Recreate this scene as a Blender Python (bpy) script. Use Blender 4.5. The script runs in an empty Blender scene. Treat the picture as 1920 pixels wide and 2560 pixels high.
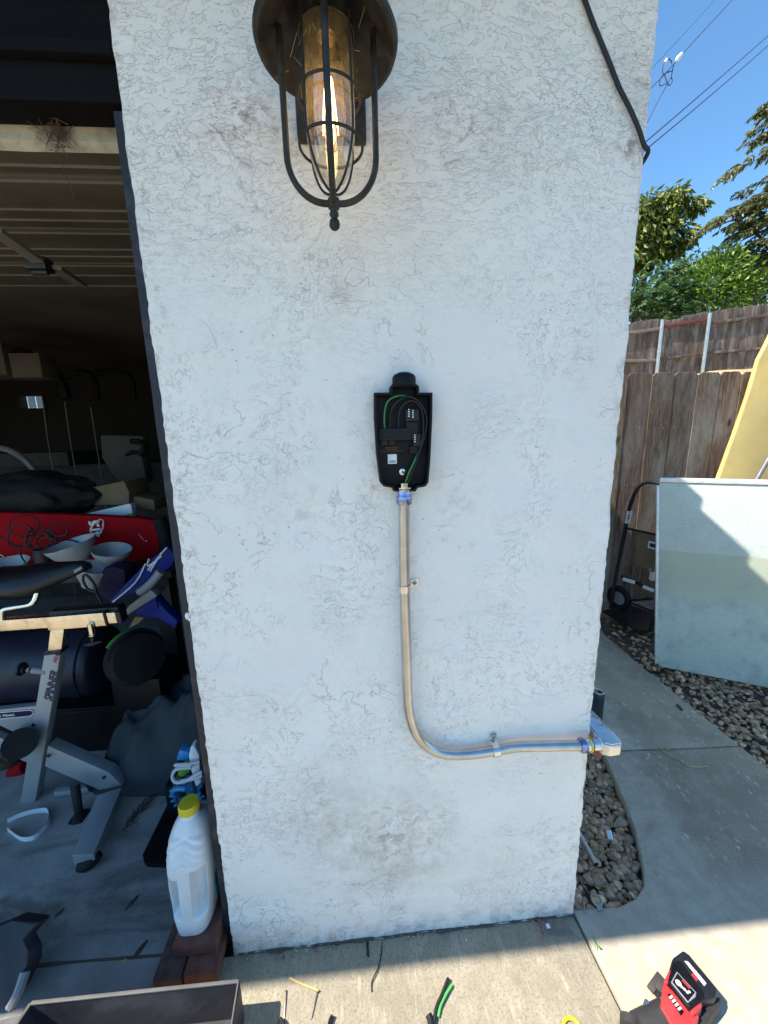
import bpy, bmesh, math, random
import numpy as np
from mathutils import Vector, Matrix, noise as mnoise
R = math.radians
rng = random.Random(7)
scene = bpy.context.scene
col = scene.collection

# ---------------- camera, sky, sun, exposure ----------------
cam_d = bpy.data.cameras.new("camera")
cam = bpy.data.objects.new("camera", cam_d)
col.objects.link(cam)
cam.location = (0.0, -0.894, 1.5)
cam.rotation_euler = (R(78.6694), R(1.3365), R(-4.4493))
cam_d.sensor_fit = 'AUTO'
cam_d.sensor_width = 36.0
cam_d.lens = 13.5
cam_d.clip_start = 0.02
cam_d.clip_end = 500
scene.camera = cam

LIGHT = Vector((0.70, 0.15, -1.0)).normalized()      # the way the sunlight travels
EL = math.asin(-LIGHT.z)
world = bpy.data.worlds.new("World")
scene.world = world
world.use_nodes = True
wn = world.node_tree
bg = wn.nodes["Background"]
sky = wn.nodes.new("ShaderNodeTexSky")
sky.sky_type = 'NISHITA'
sky.sun_disc = False
sky.sun_elevation = EL
sky.sun_rotation = math.atan2(-LIGHT.x, -LIGHT.y)
sky.air_density = 1.1
sky.dust_density = 0.1
sky.ozone_density = 5.0
tint = wn.nodes.new("ShaderNodeMixRGB")
tint.blend_type = 'MULTIPLY'
tint.inputs[0].default_value = 1.0
tint.inputs[2].default_value = (0.76, 0.99, 1.03, 1)
wn.links.new(sky.outputs[0], tint.inputs[1])
wn.links.new(tint.outputs[0], bg.inputs[0])
bg.inputs[1].default_value = 0.125
sun_d = bpy.data.lights.new("sun", 'SUN')
sun_d.energy = 4.8
sun_d.angle = R(0.5)
sun_d.color = (1.0, 0.93, 0.82)
sun = bpy.data.objects.new("sun", sun_d)
col.objects.link(sun)
sun.rotation_euler = LIGHT.to_track_quat('-Z', 'Y').to_euler()
vs = scene.view_settings
vs.view_transform = 'Standard'
vs.look = 'None'
vs.exposure = 1.06
vs.gamma = 1.0
scene.cycles.max_bounces = 8
scene.cycles.transparent_max_bounces = 16

# ---------------- materials ----------------
class NT:
    """small node-graph writer"""
    def __init__(s, name):
        s.m = bpy.data.materials.new(name)
        s.m.use_nodes = True
        s.t = s.m.node_tree
        s.b = s.t.nodes["Principled BSDF"]
        s.out = s.t.nodes["Material Output"]
        tc = s.t.nodes.new("ShaderNodeTexCoord")
        s.co = tc.outputs["Object"]
    def n(s, kind, **kw):
        nd = s.t.nodes.new("ShaderNode" + kind)
        for k, v in kw.items(): setattr(nd, k, v)
        return nd
    def put(s, sock, v):
        if hasattr(v, 'is_linked') or hasattr(v, 'links'): s.t.links.new(v, sock)
        elif v is not None:
            if isinstance(v, tuple) and len(v) == 3 and len(sock.default_value) == 4: v = v + (1,)
            sock.default_value = v
    def mapping(s, scale=(1,1,1), rot=(0,0,0), loc=(0,0,0), co=None):
        m = s.n("Mapping")
        s.put(m.inputs[0], co or s.co)
        m.inputs["Scale"].default_value = scale; m.inputs["Rotation"].default_value = rot; m.inputs["Location"].default_value = loc
        return m.outputs[0]
    def noise(s, scale, detail=4, rough=.55, dist=0, co=None, out=0):
        m = s.n("TexNoise")
        s.put(m.inputs["Vector"], co or s.co)
        m.inputs["Scale"].default_value = scale; m.inputs["Detail"].default_value = detail
        m.inputs["Roughness"].default_value = rough; m.inputs["Distortion"].default_value = dist
        return m.outputs[out]
    def voro(s, scale, feature='F1', co=None, out=0, rnd=1.0):
        m = s.n("TexVoronoi", feature=feature)
        s.put(m.inputs["Vector"], co or s.co)
        m.inputs["Scale"].default_value = scale
        m.inputs["Randomness"].default_value = rnd
        return m.outputs[out]
    def wave(s, scale, dist=0, detail=2, dscale=1, co=None, direction='X', profile='SIN'):
        m = s.n("TexWave", bands_direction=direction, wave_profile=profile)
        s.put(m.inputs["Vector"], co or s.co)
        m.inputs["Scale"].default_value = scale; m.inputs["Distortion"].default_value = dist
        m.inputs["Detail"].default_value = detail; m.inputs["Detail Scale"].default_value = dscale
        return m.outputs[1]
    def ramp(s, fac, a, b, lo=0., hi=1., smooth=True):
        m = s.n("MapRange", interpolation_type='SMOOTHSTEP' if smooth else 'LINEAR')
        s.put(m.inputs[0], fac)
        m.inputs[1].default_value = a; m.inputs[2].default_value = b; m.inputs[3].default_value = lo; m.inputs[4].default_value = hi
        return m.outputs[0]
    def math(s, op, a, b=None, c=None):
        m = s.n("Math", operation=op)
        s.put(m.inputs[0], a)
        if b is not None: s.put(m.inputs[1], b)
        if c is not None: s.put(m.inputs[2], c)
        return m.outputs[0]
    def mix(s, fac, a, b, blend='MIX'):
        m = s.n("MixRGB", blend_type=blend)
        s.put(m.inputs[0], fac); s.put(m.inputs[1], a); s.put(m.inputs[2], b)
        return m.outputs[0]
    def sep(s, co=None):
        m = s.n("SeparateXYZ"); s.put(m.inputs[0], co or s.co); return m.outputs
    def bump(s, h, dist=.002, strength=1., normal=None):
        m = s.n("Bump")
        m.inputs["Strength"].default_value = strength; m.inputs["Distance"].default_value = dist
        s.put(m.inputs["Height"], h)
        if normal is not None: s.put(m.inputs["Normal"], normal)
        return m.outputs[0]
    def set(s, **kw):
        for k, v in kw.items(): s.put(s.b.inputs[k.replace('_', ' ')], v)
        return s

def simple(name, colr, rough=.6, metal=0., var=.15, scale=12., bump=0., bscale=60., spec=None, stretch=(1,1,1), dirt=None):
    g = NT(name)
    co = g.mapping(stretch)
    n1 = g.noise(scale, 5, .6, co=co)
    dark = tuple(c * (1 - var) for c in colr); light = tuple(min(1, c * (1 + var)) for c in colr)
    c = g.mix(g.ramp(n1, .3, .7), dark, light)
    if dirt:
        dm = g.ramp(g.noise(scale * .6, 7, .7, .5), .5, .68)
        c = g.mix(g.math('MULTIPLY', dm, dirt[1]), c, dirt[0])
    g.set(Base_Color=c, Roughness=g.ramp(g.noise(scale * 2, 4, co=co), .3, .7, max(0, rough - .08), min(1, rough + .08)), Metallic=metal)
    if spec is not None: g.b.inputs["Specular IOR Level"].default_value = spec
    if bump: g.set(Normal=g.bump(g.noise(bscale, 4, .6, co=co), bump))
    return g.m

def stucco_mat():
    g = NT("white_stucco")
    X, Y, Z = g.sep()
    # trowelled plateaus with ragged edges, the sweep of the trowel turning over the wall
    warp = g.noise(2.2, 2, .5, out=1)
    wm = g.n("VectorMath", operation='MULTIPLY_ADD')
    g.put(wm.inputs[0], warp); wm.inputs[1].default_value = (.16, .16, .16); g.put(wm.inputs[2], g.co)
    cw = wm.outputs[0]
    ca = g.mapping((1, 1, 1.25), (0, R(28), 0), co=cw)
    cb = g.mapping((.85, 1, 1.8), (0, R(-28), 0), co=cw)
    A = g.noise(8.5, 6, .60, .35, co=ca)
    B = g.noise(42, 4, .60, .35, co=cw)
    D = g.noise(40, 5, .62, .5, co=cb)
    zone = g.ramp(g.noise(3.1, 4, .6, .4), .44, .60)
    zone2 = g.ramp(g.noise(3.6, 4, .6, .3, co=g.mapping(loc=(5, 3, 1))), .50, .66)
    zone3 = g.ramp(g.noise(3.4, 3, .6, .3, co=g.mapping(loc=(9, 1, 4))), .48, .62)
    high = g.ramp(Z, 1.55, 2.15)
    zb = g.math('MULTIPLY', zone, g.ramp(high, 0, 1, 1, .5))
    zd = g.math('MAXIMUM', g.math('MULTIPLY', zone2, .45), g.math('MULTIPLY', high, .65))
    za = g.ramp(zone3, 0, 1, .04, 1)
    def layer(f, t, w):        # a smear with a sharp thick edge that thins out away from it
        return g.math('MULTIPLY', g.ramp(f, t, t + w, 0, 1, False), g.ramp(f, t + w, t + .22, 1, .25))
    h = g.math('MULTIPLY', layer(A, .497, .012), za)
    h = g.math('ADD', h, g.math('MULTIPLY', g.math('MULTIPLY', layer(A, .60, .014), za), .7))
    h = g.math('ADD', h, g.math('MULTIPLY', g.math('MULTIPLY', layer(B, .515, .030), zb), .55))
    h = g.math('ADD', h, g.math('MULTIPLY', g.math('MULTIPLY', layer(D, .505, .035), zd), .85))
    pit = g.math('MULTIPLY', g.ramp(g.voro(60), .05, .12, 1, 0), g.ramp(g.noise(6, 3, .5, co=g.mapping(loc=(1, 7, 2))), .50, .60))
    h = g.math('SUBTRACT', h, g.math('MULTIPLY', pit, .5))
    h = g.math('ADD', h, g.math('MULTIPLY', g.noise(190, 4, .65), .22))
    h = g.math('ADD', h, g.math('MULTIPLY', g.noise(60, 4, .6), .30))
    h = g.math('ADD', h, g.math('MULTIPLY', g.noise(5, 3, .5), 1.6))
    # edge shade and some grime painted into the colour as thin dark lines
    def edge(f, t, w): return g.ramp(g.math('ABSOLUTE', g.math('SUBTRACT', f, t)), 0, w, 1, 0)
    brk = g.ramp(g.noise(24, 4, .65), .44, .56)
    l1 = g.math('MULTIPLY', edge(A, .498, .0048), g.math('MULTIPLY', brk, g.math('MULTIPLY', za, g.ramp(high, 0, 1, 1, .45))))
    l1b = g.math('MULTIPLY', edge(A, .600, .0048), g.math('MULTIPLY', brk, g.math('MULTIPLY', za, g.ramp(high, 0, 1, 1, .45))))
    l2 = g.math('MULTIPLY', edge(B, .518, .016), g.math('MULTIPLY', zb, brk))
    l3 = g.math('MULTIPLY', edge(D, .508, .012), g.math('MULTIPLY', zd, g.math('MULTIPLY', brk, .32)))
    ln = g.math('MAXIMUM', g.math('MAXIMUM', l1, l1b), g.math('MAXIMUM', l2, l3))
    ln = g.math('MAXIMUM', ln, g.math('MULTIPLY', pit, .6))  # pits darkened in the colour as well, like the shaded edges
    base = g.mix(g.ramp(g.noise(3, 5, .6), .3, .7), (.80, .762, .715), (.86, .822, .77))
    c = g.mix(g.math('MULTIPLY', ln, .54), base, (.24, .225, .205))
    # dust on ledges and brown splashes with their own outlines
    d1 = g.noise(34, 9, .72, .8)
    def spot(x, z, r, amt):
        v = g.n("VectorMath", operation='DISTANCE'); g.put(v.inputs[0], g.co); v.inputs[1].default_value = (x, 0, z)
        return g.math('MULTIPLY', g.ramp(v.outputs[1], 0, r, 1, 0), amt)
    S = None
    for a in SPOTS:
        q = spot(*a); S = q if S is None else g.math('MAXIMUM', S, q)
    S = g.math('MULTIPLY', S, g.ramp(d1, .46, .64))
    c = g.mix(g.math('MULTIPLY', S, .85), c, (.31, .205, .13))
    fl = g.math('MULTIPLY', g.ramp(g.voro(34, co=g.mapping((1, 1, 1.3), loc=(4, 0, 7))), .05, .13, 1, 0), g.ramp(g.noise(4.2, 4, .6, co=g.mapping(loc=(7, 2, 3))), .50, .62))
    c = g.mix(g.math('MULTIPLY', fl, .6), c, (.30, .20, .14))
    soft = None
    for a in SOFT:
        q = spot(*a); soft = q if soft is None else g.math('MAXIMUM', soft, q)
    c = g.mix(g.math('MULTIPLY', soft, g.ramp(g.noise(11, 6, .65), .3, .7)), c, (.50, .44, .385))
    low = g.math('MULTIPLY', g.ramp(Z, 0, .10, 1, 0), g.ramp(g.noise(22, 7, .7), .42, .62))
    c = g.mix(g.math('MULTIPLY', low, .6), c, (.36, .31, .26))
    er = g.math('MULTIPLY', g.ramp(X, -.40, -.36, 1, 0), g.ramp(g.noise(40, 8, .7), .5, .62))
    er2 = g.math('MULTIPLY', g.ramp(X, .595, .632, 0, 1), g.ramp(g.noise(30, 8, .7, co=g.mapping((1, 1, .4))), .5, .64))
    c = g.mix(g.math('MULTIPLY', g.math('MAXIMUM', er, er2), .5), c, (.42, .36, .30))
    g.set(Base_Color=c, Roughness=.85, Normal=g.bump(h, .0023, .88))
    g.b.inputs["Specular IOR Level"].default_value = .25
    return g.m
SPOTS = [(-.195, 2.10, .12, 1.), (-.185, 2.06, .06, 1.), (-.06, 1.83, .06, .3), (.255, 2.10, .13, .8), (.29, 2.17, .05, .6), (.07, .36, .24, .75),
         (-.13, .44, .20, .6), (.16, .30, .16, .4), (-.12, 1.33, .11, .32), (.24, 1.35, .12, .3), (.60, 2.08, .05, .9), (.62, 2.2, .06, .6),
         (.04, 1.37, .06, .55), (.11, 1.36, .05, .5), (-.33, 1.96, .05, .2), (.38, 2.12, .05, .35), (-.10, 2.06, .05, .6), (.05, 2.05, .06, .5)]
SOFT = [(-.015, 1.80, .07, .55), (.04, .30, .34, .75), (-.10, .45, .28, .6), (.35, .12, .4, .3), (-.05, .15, .4, .25), (.30, 2.1, .15, .25), (.61, 2.2, .12, .5)]

def concrete_mat(name, base, dark, spots=.5, broom=False, band=False, grime=False):
    g = NT(name)
    c = g.mix(g.ramp(g.noise(2.6, 8, .62, .4), .36, .64), base, dark)
    c = g.mix(g.ramp(g.noise(11, 6, .65), .45, .7, 0, .5), c, tuple(v * 1.25 for v in base))
    c = g.mix(g.ramp(g.noise(160, 3, .6), .48, .72, 0, .25 if grime else .7), c, tuple(v * .5 for v in dark))
    co = g.mapping((1, .45, 1), (0, 0, R(35))) if not broom else g.mapping((1, .25, 1))
    agg = g.ramp(g.voro(50, co=co), .16, .34, 1, 0)
    am = g.math('MULTIPLY', agg, g.ramp(g.noise(5, 4, .6), .36, .58))
    am = g.math('MULTIPLY', am, g.ramp(g.voro(62, co=co, out=1), .3, .9))
    c = g.mix(g.math('MULTIPLY', am, spots), c, tuple(min(.66, v * 1.9) for v in base))
    h = g.math('ADD', g.math('MULTIPLY', g.noise(130, 5, .65), .5), g.math('MULTIPLY', g.noise(14, 5, .6), .7))
    if band:                                     # trowelled margin along the planting pocket, paler, no stones showing
        X, Y, Z = g.sep()
        e = g.math('ADD', X, g.math('MULTIPLY', g.math('SUBTRACT', g.noise(7, 4, .6), .5), .22))
        e = g.math('SUBTRACT', e, g.math('MULTIPLY', Y, .25))
        mk = g.math('MULTIPLY', g.ramp(e, 1.10, 1.20, 1, 0), g.ramp(g.noise(16, 5, .6, .4), .25, .5))
        mk = g.math('MAXIMUM', mk, g.math('MULTIPLY', g.ramp(Y, .0, .10, 1, 0), .8))
        c = g.mix(mk, c, g.mix(g.ramp(g.noise(20, 6, .65), .35, .7), (.40, .345, .265), (.50, .435, .335)))
    if grime:
        X, Y, Z = g.sep()
        f = g.math('MULTIPLY', g.ramp(g.noise(3.4, 7, .68, .8, co=g.mapping((.6, 1.6, 1), (0, 0, R(14)))), .48, .66), g.ramp(Y, -.1, .75, 1, .35))
        c = g.mix(g.math('MULTIPLY', f, .8), c, (.085, .068, .052))
        c = g.mix(g.ramp(g.noise(55, 5, .7), .62, .72, 0, .25), c, (.05, .045, .04))
    if broom:
        lf = g.ramp(g.noise(90, 4, .7, co=g.mapping((1, .2, 1), loc=(3, 1, 0))), .56, .70)
        c = g.mix(g.math('MULTIPLY', lf, .5), c, (.52, .47, .37))
        fl = g.ramp(g.noise(120, 4, .7, co=g.mapping((1, .16, 1))), .5, .66)
        c = g.mix(g.math('MULTIPLY', fl, .45), c, tuple(v * .62 for v in base))
        c = g.mix(g.ramp(g.noise(7, 6, .7, .6), .56, .72, 0, .5), c, (.20, .17, .125))
    g.set(Base_Color=c, Roughness=.88, Normal=g.bump(h, .0025, .8))
    g.b.inputs["Specular IOR Level"].default_value = .3
    return g.m

def wood_mat(name, a, b, axis='Z', knots=True, grey=(.30, .27, .24)):
    g = NT(name)
    sc = {'Z': (1, 1, .09), 'X': (.09, 1, 1)}[axis]
    co = g.mapping(sc)
    f = g.noise(70, 7, .65, .6, co=co)
    c = g.mix(g.ramp(f, .32, .68), a, b)
    c = g.mix(g.ramp(g.noise(5, 5, .6, co=g.mapping((1, 1, .35))), .42, .68), c, grey)
    c = g.mix(g.ramp(g.noise(220, 3, .6, co=co), .55, .72, 0, .7), c, tuple(v * .35 for v in a))
    if knots:
        k = g.voro(3.2, co=g.mapping((1.6, 1.6, .8)))
        c = g.mix(g.ramp(k, .04, .13, .85, 0), c, (.045, .026, .016))
    at = g.n("Attribute", attribute_name="tint")
    c = g.mix(1.0, c, at.outputs[0], 'MULTIPLY')
    g.set(Base_Color=c, Roughness=.85, Normal=g.bump(f, .002, .8))
    g.b.inputs["Specular IOR Level"].default_value = .2
    return g.m

def leaf_mat(name, a, b, c3, trans=.35):
    g = NT(name)
    at = g.n("Attribute", attribute_name="tint")
    f = g.sep(at.outputs[1])[0]
    c = g.mix(g.ramp(f, 0, .6, smooth=False), a, b)
    c = g.mix(g.ramp(f, .72, 1.0), c, c3)
    g.set(Base_Color=c, Roughness=.45)
    tr = g.n("BsdfTranslucent"); g.put(tr.inputs[0], c)
    mx = g.n("MixShader"); mx.inputs[0].default_value = trans
    g.t.links.new(g.b.outputs[0], mx.inputs[1]); g.t.links.new(tr.outputs[0], mx.inputs[2])
    g.t.links.new(mx.outputs[0], g.out.inputs[0])
    return g.m

def glass_mat(name, tint=(.97, .95, .9), dust=(.75, .66, .5), dfac=.10):
    g = NT(name)
    t = g.n("BsdfTransparent"); t.inputs[0].default_value = tint + (1,)
    gl = g.n("BsdfGlossy"); gl.inputs[1].default_value = .04
    lw = g.n("LayerWeight"); lw.inputs[0].default_value = .25
    m1 = g.n("MixShader"); g.t.links.new(g.ramp(lw.outputs[1], 0, 1, .06, .7, False), m1.inputs[0])
    g.t.links.new(t.outputs[0], m1.inputs[1]); g.t.links.new(gl.outputs[0], m1.inputs[2])
    d = g.n("BsdfTranslucent"); d.inputs[0].default_value = dust + (1,)
    m2 = g.n("MixShader")
    g.t.links.new(g.math('MULTIPLY', g.ramp(g.noise(38, 7, .7, .4), .3, .72, .35, 1.6), dfac), m2.inputs[0])
    g.t.links.new(m1.outputs[0], m2.inputs[1]); g.t.links.new(d.outputs[0], m2.inputs[2])
    g.t.links.new(m2.outputs[0], g.out.inputs[0])
    return g.m

def emit_mat(name, colr, st):
    g = NT(name)
    g.set(Base_Color=(.02, .02, .02), Emission_Color=colr); g.b.inputs["Emission Strength"].default_value = st
    return g.m

def stone_mat(name):
    g = NT(name)
    at = g.n("Attribute", attribute_name="tint")
    c = g.mix(1.0, g.mix(g.ramp(g.noise(60, 5, .6), .3, .7), (.38, .245, .145), (.60, .42, .265)), at.outputs[0], 'MULTIPLY')
    g.set(Base_Color=c, Roughness=.8, Normal=g.bump(g.noise(140, 4, .6), .0015))
    return g.m

M = {}
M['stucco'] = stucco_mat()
M['concrete_sun'] = concrete_mat('driveway_concrete', (.385, .335, .25), (.30, .26, .19), .25, broom=True)
M['concrete_path'] = concrete_mat('path_concrete', (.43, .34, .245), (.31, .248, .18), 1., band=True)
M['floor'] = concrete_mat('painted_garage_floor', (.33, .325, .305), (.26, .255, .24), .08, grime=True)
M['joint'] = simple('joint_dirt', (.10, .082, .062), .95)
M['soil'] = simple('soil', (.11, .085, .06), .95, var=.5, scale=25, bump=.01, bscale=40)
M['straw_soil'] = simple('straw_soil', (.46, .33, .17), .95, var=.4, scale=9, bump=.03, bscale=18)
M['stone'] = stone_mat('river_gravel')
M['jamb'] = simple('navy_painted_wood', (.013, .014, .022), .62, var=.35, scale=20, bump=.0015, bscale=45, stretch=(1, 1, .06), dirt=((.09, .08, .085), .5))
M['dark_wood'] = simple('dark_framing_wood', (.035, .030, .026), .8, var=.3)
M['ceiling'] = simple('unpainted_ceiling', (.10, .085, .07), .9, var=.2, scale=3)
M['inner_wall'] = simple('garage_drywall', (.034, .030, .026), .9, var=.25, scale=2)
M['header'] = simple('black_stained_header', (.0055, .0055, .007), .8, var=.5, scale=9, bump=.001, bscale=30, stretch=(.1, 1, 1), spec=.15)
M['door_panel'] = simple('tan_door_steel', (.135, .124, .096), .55, var=.12, scale=5, bump=.0005, dirt=((.10, .085, .06), .5))
M['door_edge'] = simple('dirty_door_edge', (.40, .35, .26), .8, var=.3, scale=14, dirt=((.10, .075, .05), .9), bump=.002, bscale=30)
M['roof'] = simple('roof_shingle', (.16, .12, .10), .9, var=.3, bump=.004)
M['white_trim'] = simple('painted_soffit', (.62, .62, .60), .7, var=.08)
M['lantern'] = simple('weathered_dark_metal', (.024, .022, .019), .55, .25, var=.45, scale=40, bump=.0006, bscale=120, dirt=((.07, .058, .042), .45))
M['lamp_glass'] = glass_mat('dusty_lamp_glass')
M['bulb_glass'] = glass_mat('amber_bulb_glass', (.98, .93, .82), (.85, .6, .28), .06)
M['filament'] = emit_mat('glowing_filament', (1.0, .70, .30), 9)
M['brass'] = simple('socket_brass', (.32, .23, .11), .4, .8)
M['black_plastic'] = simple('matte_black_plastic', (.0045, .0048, .006), .5, var=.2, spec=.22)
M['black_plastic2'] = simple('satin_black_plastic', (.012, .013, .016), .42, var=.2, spec=.35)
M['charcoal'] = simple('charcoal_plastic', (.014, .0135, .014), .55, var=.1, spec=.25)
M['rubber'] = simple('black_rubber', (.012, .012, .013), .7, var=.2, spec=.25)
M['green_wire'] = simple('green_wire_sheath', (.035, .19, .055), .4, var=.1)
M['bright_green'] = simple('bright_green_sheath', (.10, .50, .09), .4, var=.1)
_g = NT('galvanised_conduit')
_g.set(Base_Color=_g.mix(_g.ramp(_g.noise(24, 3), .3, .7), (.47, .47, .47), (.56, .56, .56)), Metallic=1.0, Roughness=.27)
M['steel'] = _g.m
M['zinc'] = simple('zinc_plate', (.72, .71, .68), .20, 1., var=.08)
M['blue_zinc'] = simple('blue_zinc_fitting', (.30, .33, .56), .25, 1., var=.3, scale=60)
M['cast_alu'] = simple('cast_aluminium', (.66, .67, .69), .27, 1., var=.06, scale=40, bump=.0003, bscale=300)
M['yellow_ring'] = simple('yellow_plastic', (.75, .58, .02), .45, var=.1)
M['sticker'] = simple('white_sticker', (.78, .78, .80), .55, var=.03)
M['ink'] = simple('dark_ink', (.02, .022, .05), .6, var=.1)
M['orange_ink'] = simple('rust_orange_ink', (.16, .06, .025), .7, var=.1)
M['white_ink'] = simple('white_ink', (.72, .72, .72), .6, var=.05)
M['red_ink'] = simple('red_ink', (.35, .02, .03), .6, var=.1)
M['fence'] = wood_mat('weathered_cedar', (.085, .052, .033), (.225, .155, .105), grey=(.25, .21, .17))
M['fence_far'] = wood_mat('weathered_cedar_far', (.085, .058, .045), (.20, .145, .118), knots=False, grey=(.26, .215, .19))
M['red_wood'] = simple('reddish_rail', (.17, .045, .03), .8, var=.3, scale=18)
M['grey_wood'] = simple('grey_rail', (.22, .19, .165), .85, var=.3, scale=25, stretch=(.2, 1, 1))
M['galv'] = simple('galvanised_post', (.55, .58, .60), .45, .7, var=.12)
M['yellow_board'] = simple('yellow_gelcoat', (.66, .47, .16), .5, var=.10, scale=3, dirt=((.50, .25, .03), .35))
M['grey_pipe'] = simple('grey_pipe', (.16, .15, .16), .5, .2)
M['alu_frame'] = simple('aluminium_edge', (.70, .70, .70), .45, .35, var=.12, scale=30)
M['black_metal'] = simple('black_powder_coat', (.010, .010, .011), .45, var=.2)
M['cardboard'] = simple('cardboard', (.20, .14, .085), .9, var=.12, scale=10)
M['brown_bark'] = simple('bark', (.075, .055, .04), .9, var=.4, bump=.01)
M['leaf_broad'] = leaf_mat('broad_leaves', (.035, .065, .014), (.13, .175, .022), (.36, .34, .04))
M['leaf_fern'] = leaf_mat('feathery_leaves', (.03, .075, .022), (.09, .175, .05), (.17, .26, .08))
M['leaf_bush'] = leaf_mat('bushy_leaves', (.04, .095, .012), (.14, .24, .022), (.28, .40, .04))
M['leaf_walnut'] = leaf_mat('drooping_leaves', (.05, .065, .022), (.15, .17, .055), (.34, .31, .12))
M['cable'] = simple('black_cable', (.010, .009, .012), .55, var=.2)
M['aerial_cable'] = simple('aerial_cable', (.035, .035, .07), .6, var=.1)
M['window_glass'] = glass_mat('window_glass', (.95, .97, .97), (.5, .5, .5), .04)
M['clear_plastic'] = glass_mat('thin_clear_bag', (.86, .88, .9), (.5, .5, .52), .22)
M['tool_red'] = simple('tool_red_plastic', (.50, .035, .035), .42, var=.08)
M['tool_grip'] = simple('dark_tool_rubber', (.030, .027, .027), .65, var=.2, bump=.0008, bscale=200)
M['box_inner'] = simple('dark_grey_card', (.030, .027, .032), .6, var=.2, scale=9, dirt=((.10, .095, .09), .5))
M['box_edge'] = simple('card_edge', (.11, .105, .10), .7, var=.2)
M['dark_case'] = simple('dark_navy_plastic', (.016, .018, .028), .55, var=.2, bump=.0006, bscale=60)
M['jug'] = simple('milky_plastic', (.70, .71, .72), .38, var=.05, scale=6)
M['jug_cap'] = simple('yellow_cap', (.62, .50, .03), .4, var=.06)
M['teal_label'] = simple('teal_label', (.02, .17, .22), .5, var=.2)
M['brick'] = simple('red_brick', (.20, .075, .052), .9, var=.3, scale=30, bump=.002, bscale=80, dirt=((.10, .085, .075), .6))
M['brick_dark'] = simple('brown_brick', (.10, .062, .05), .9, var=.3, scale=30, bump=.002, bscale=80)
M['silver_paint'] = simple('silver_grey_paint', (.30, .325, .345), .42, .25, var=.06, scale=6)
M['chrome'] = simple('aged_chrome', (.78, .70, .56), .22, 1., var=.12, scale=25, dirt=((.35, .29, .20), .5))
M['bright_chrome'] = simple('bright_chrome', (.80, .78, .72), .10, 1., var=.05)
M['saddle'] = simple('black_saddle_vinyl', (.009, .009, .011), .40, var=.2, spec=.5)
M['navy_vinyl'] = simple('navy_vinyl', (.010, .012, .030), .5, var=.25, scale=5, bump=.002, bscale=14)
M['slate_cloth'] = simple('slate_cloth', (.026, .033, .040), .85, var=.2, scale=8, bump=.002, bscale=25)
M['red_foam'] = simple('red_foam_deck', (.32, .005, .010), .8, var=.12, scale=4, spec=.08)
M['frosted'] = simple('frosted_glass_shade', (.40, .40, .40), .35, var=.08)
M['blue_plastic'] = simple('blue_plastic', (.006, .022, .20), .5, var=.3, spec=.2)
M['sky_plastic'] = simple('sky_blue_plastic', (.02, .24, .55), .38, var=.1)
M['grey_plastic'] = simple('grey_plastic', (.23, .24, .26), .5, var=.06)
M['white_plastic'] = simple('white_plastic', (.72, .74, .78), .35, var=.04)
M['pale_hose'] = simple('pale_grey_hose', (.48, .52, .58), .4, var=.04)
M['purple'] = simple('dull_purple', (.032, .02, .05), .75, var=.3, spec=.1)
M['lime'] = simple('lime_band', (.06, .30, .035), .6, var=.2, spec=.15)
M['green_plastic'] = simple('green_plastic', (.09, .36, .03), .4, var=.08)
M['white_strap'] = simple('white_webbing', (.62, .66, .70), .8, var=.06, bump=.0005, bscale=300)
M['orange'] = simple('orange_plastic', (.42, .10, .02), .5, var=.1)
M['yellow_bag'] = simple('yellow_print', (.42, .36, .03), .5, var=.2)
M['siding'] = simple('white_siding', (.60, .64, .64), .6, var=.05)
M['straw'] = simple('dry_straw', (.52, .40, .16), .8, var=.2)
M['grass_blade'] = simple('green_blade', (.10, .28, .04), .6, var=.2)
M['can_body'] = simple('dark_can_print', (.055, .065, .075), .35, .4, var=.2)
M['nail'] = simple('nail_steel', (.40, .36, .33), .4, .9, var=.15)
M['debris'] = simple('dry_brown_debris', (.085, .055, .035), .95, var=.4)

M['jug'].node_tree.nodes['Principled BSDF'].inputs['Subsurface Weight'].default_value = .5
M['jug'].node_tree.nodes['Principled BSDF'].inputs['Subsurface Radius'].default_value = (.02, .02, .02)
def board_mat():
    """pale blue-green painted table half, scuffed, a yellowed band across the middle"""
    g = NT('faded_green_board')
    X, Y, Z = g.sep()
    c = g.mix(g.ramp(g.noise(90, 5, .65), .38, .62), (.48, .54, .485), (.55, .605, .545))
    zw = g.math('ADD', Z, g.math('MULTIPLY', g.math('SUBTRACT', g.noise(8, 3), .5), .02))
    band = g.math('MULTIPLY', g.ramp(zw, .78, .79, 1, 0), g.ramp(zw, .40, .62, 0, 1))
    c = g.mix(g.math('MULTIPLY', band, .75), c, (.43, .45, .33))
    sc = g.ramp(g.noise(22, 9, .78, 1.2), .615, .68)
    c = g.mix(g.math('MULTIPLY', sc, .5), c, (.14, .15, .145))
    sm = g.math('MULTIPLY', g.ramp(g.noise(7, 5, .6), .45, .7), g.ramp(Z, .2, .8, .55, .15))
    c = g.mix(sm, c, (.22, .27, .28))
    g.set(Base_Color=c, Roughness=.6, Normal=g.bump(g.noise(200, 3), .0004))
    return g.m
M['board'] = board_mat()

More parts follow.
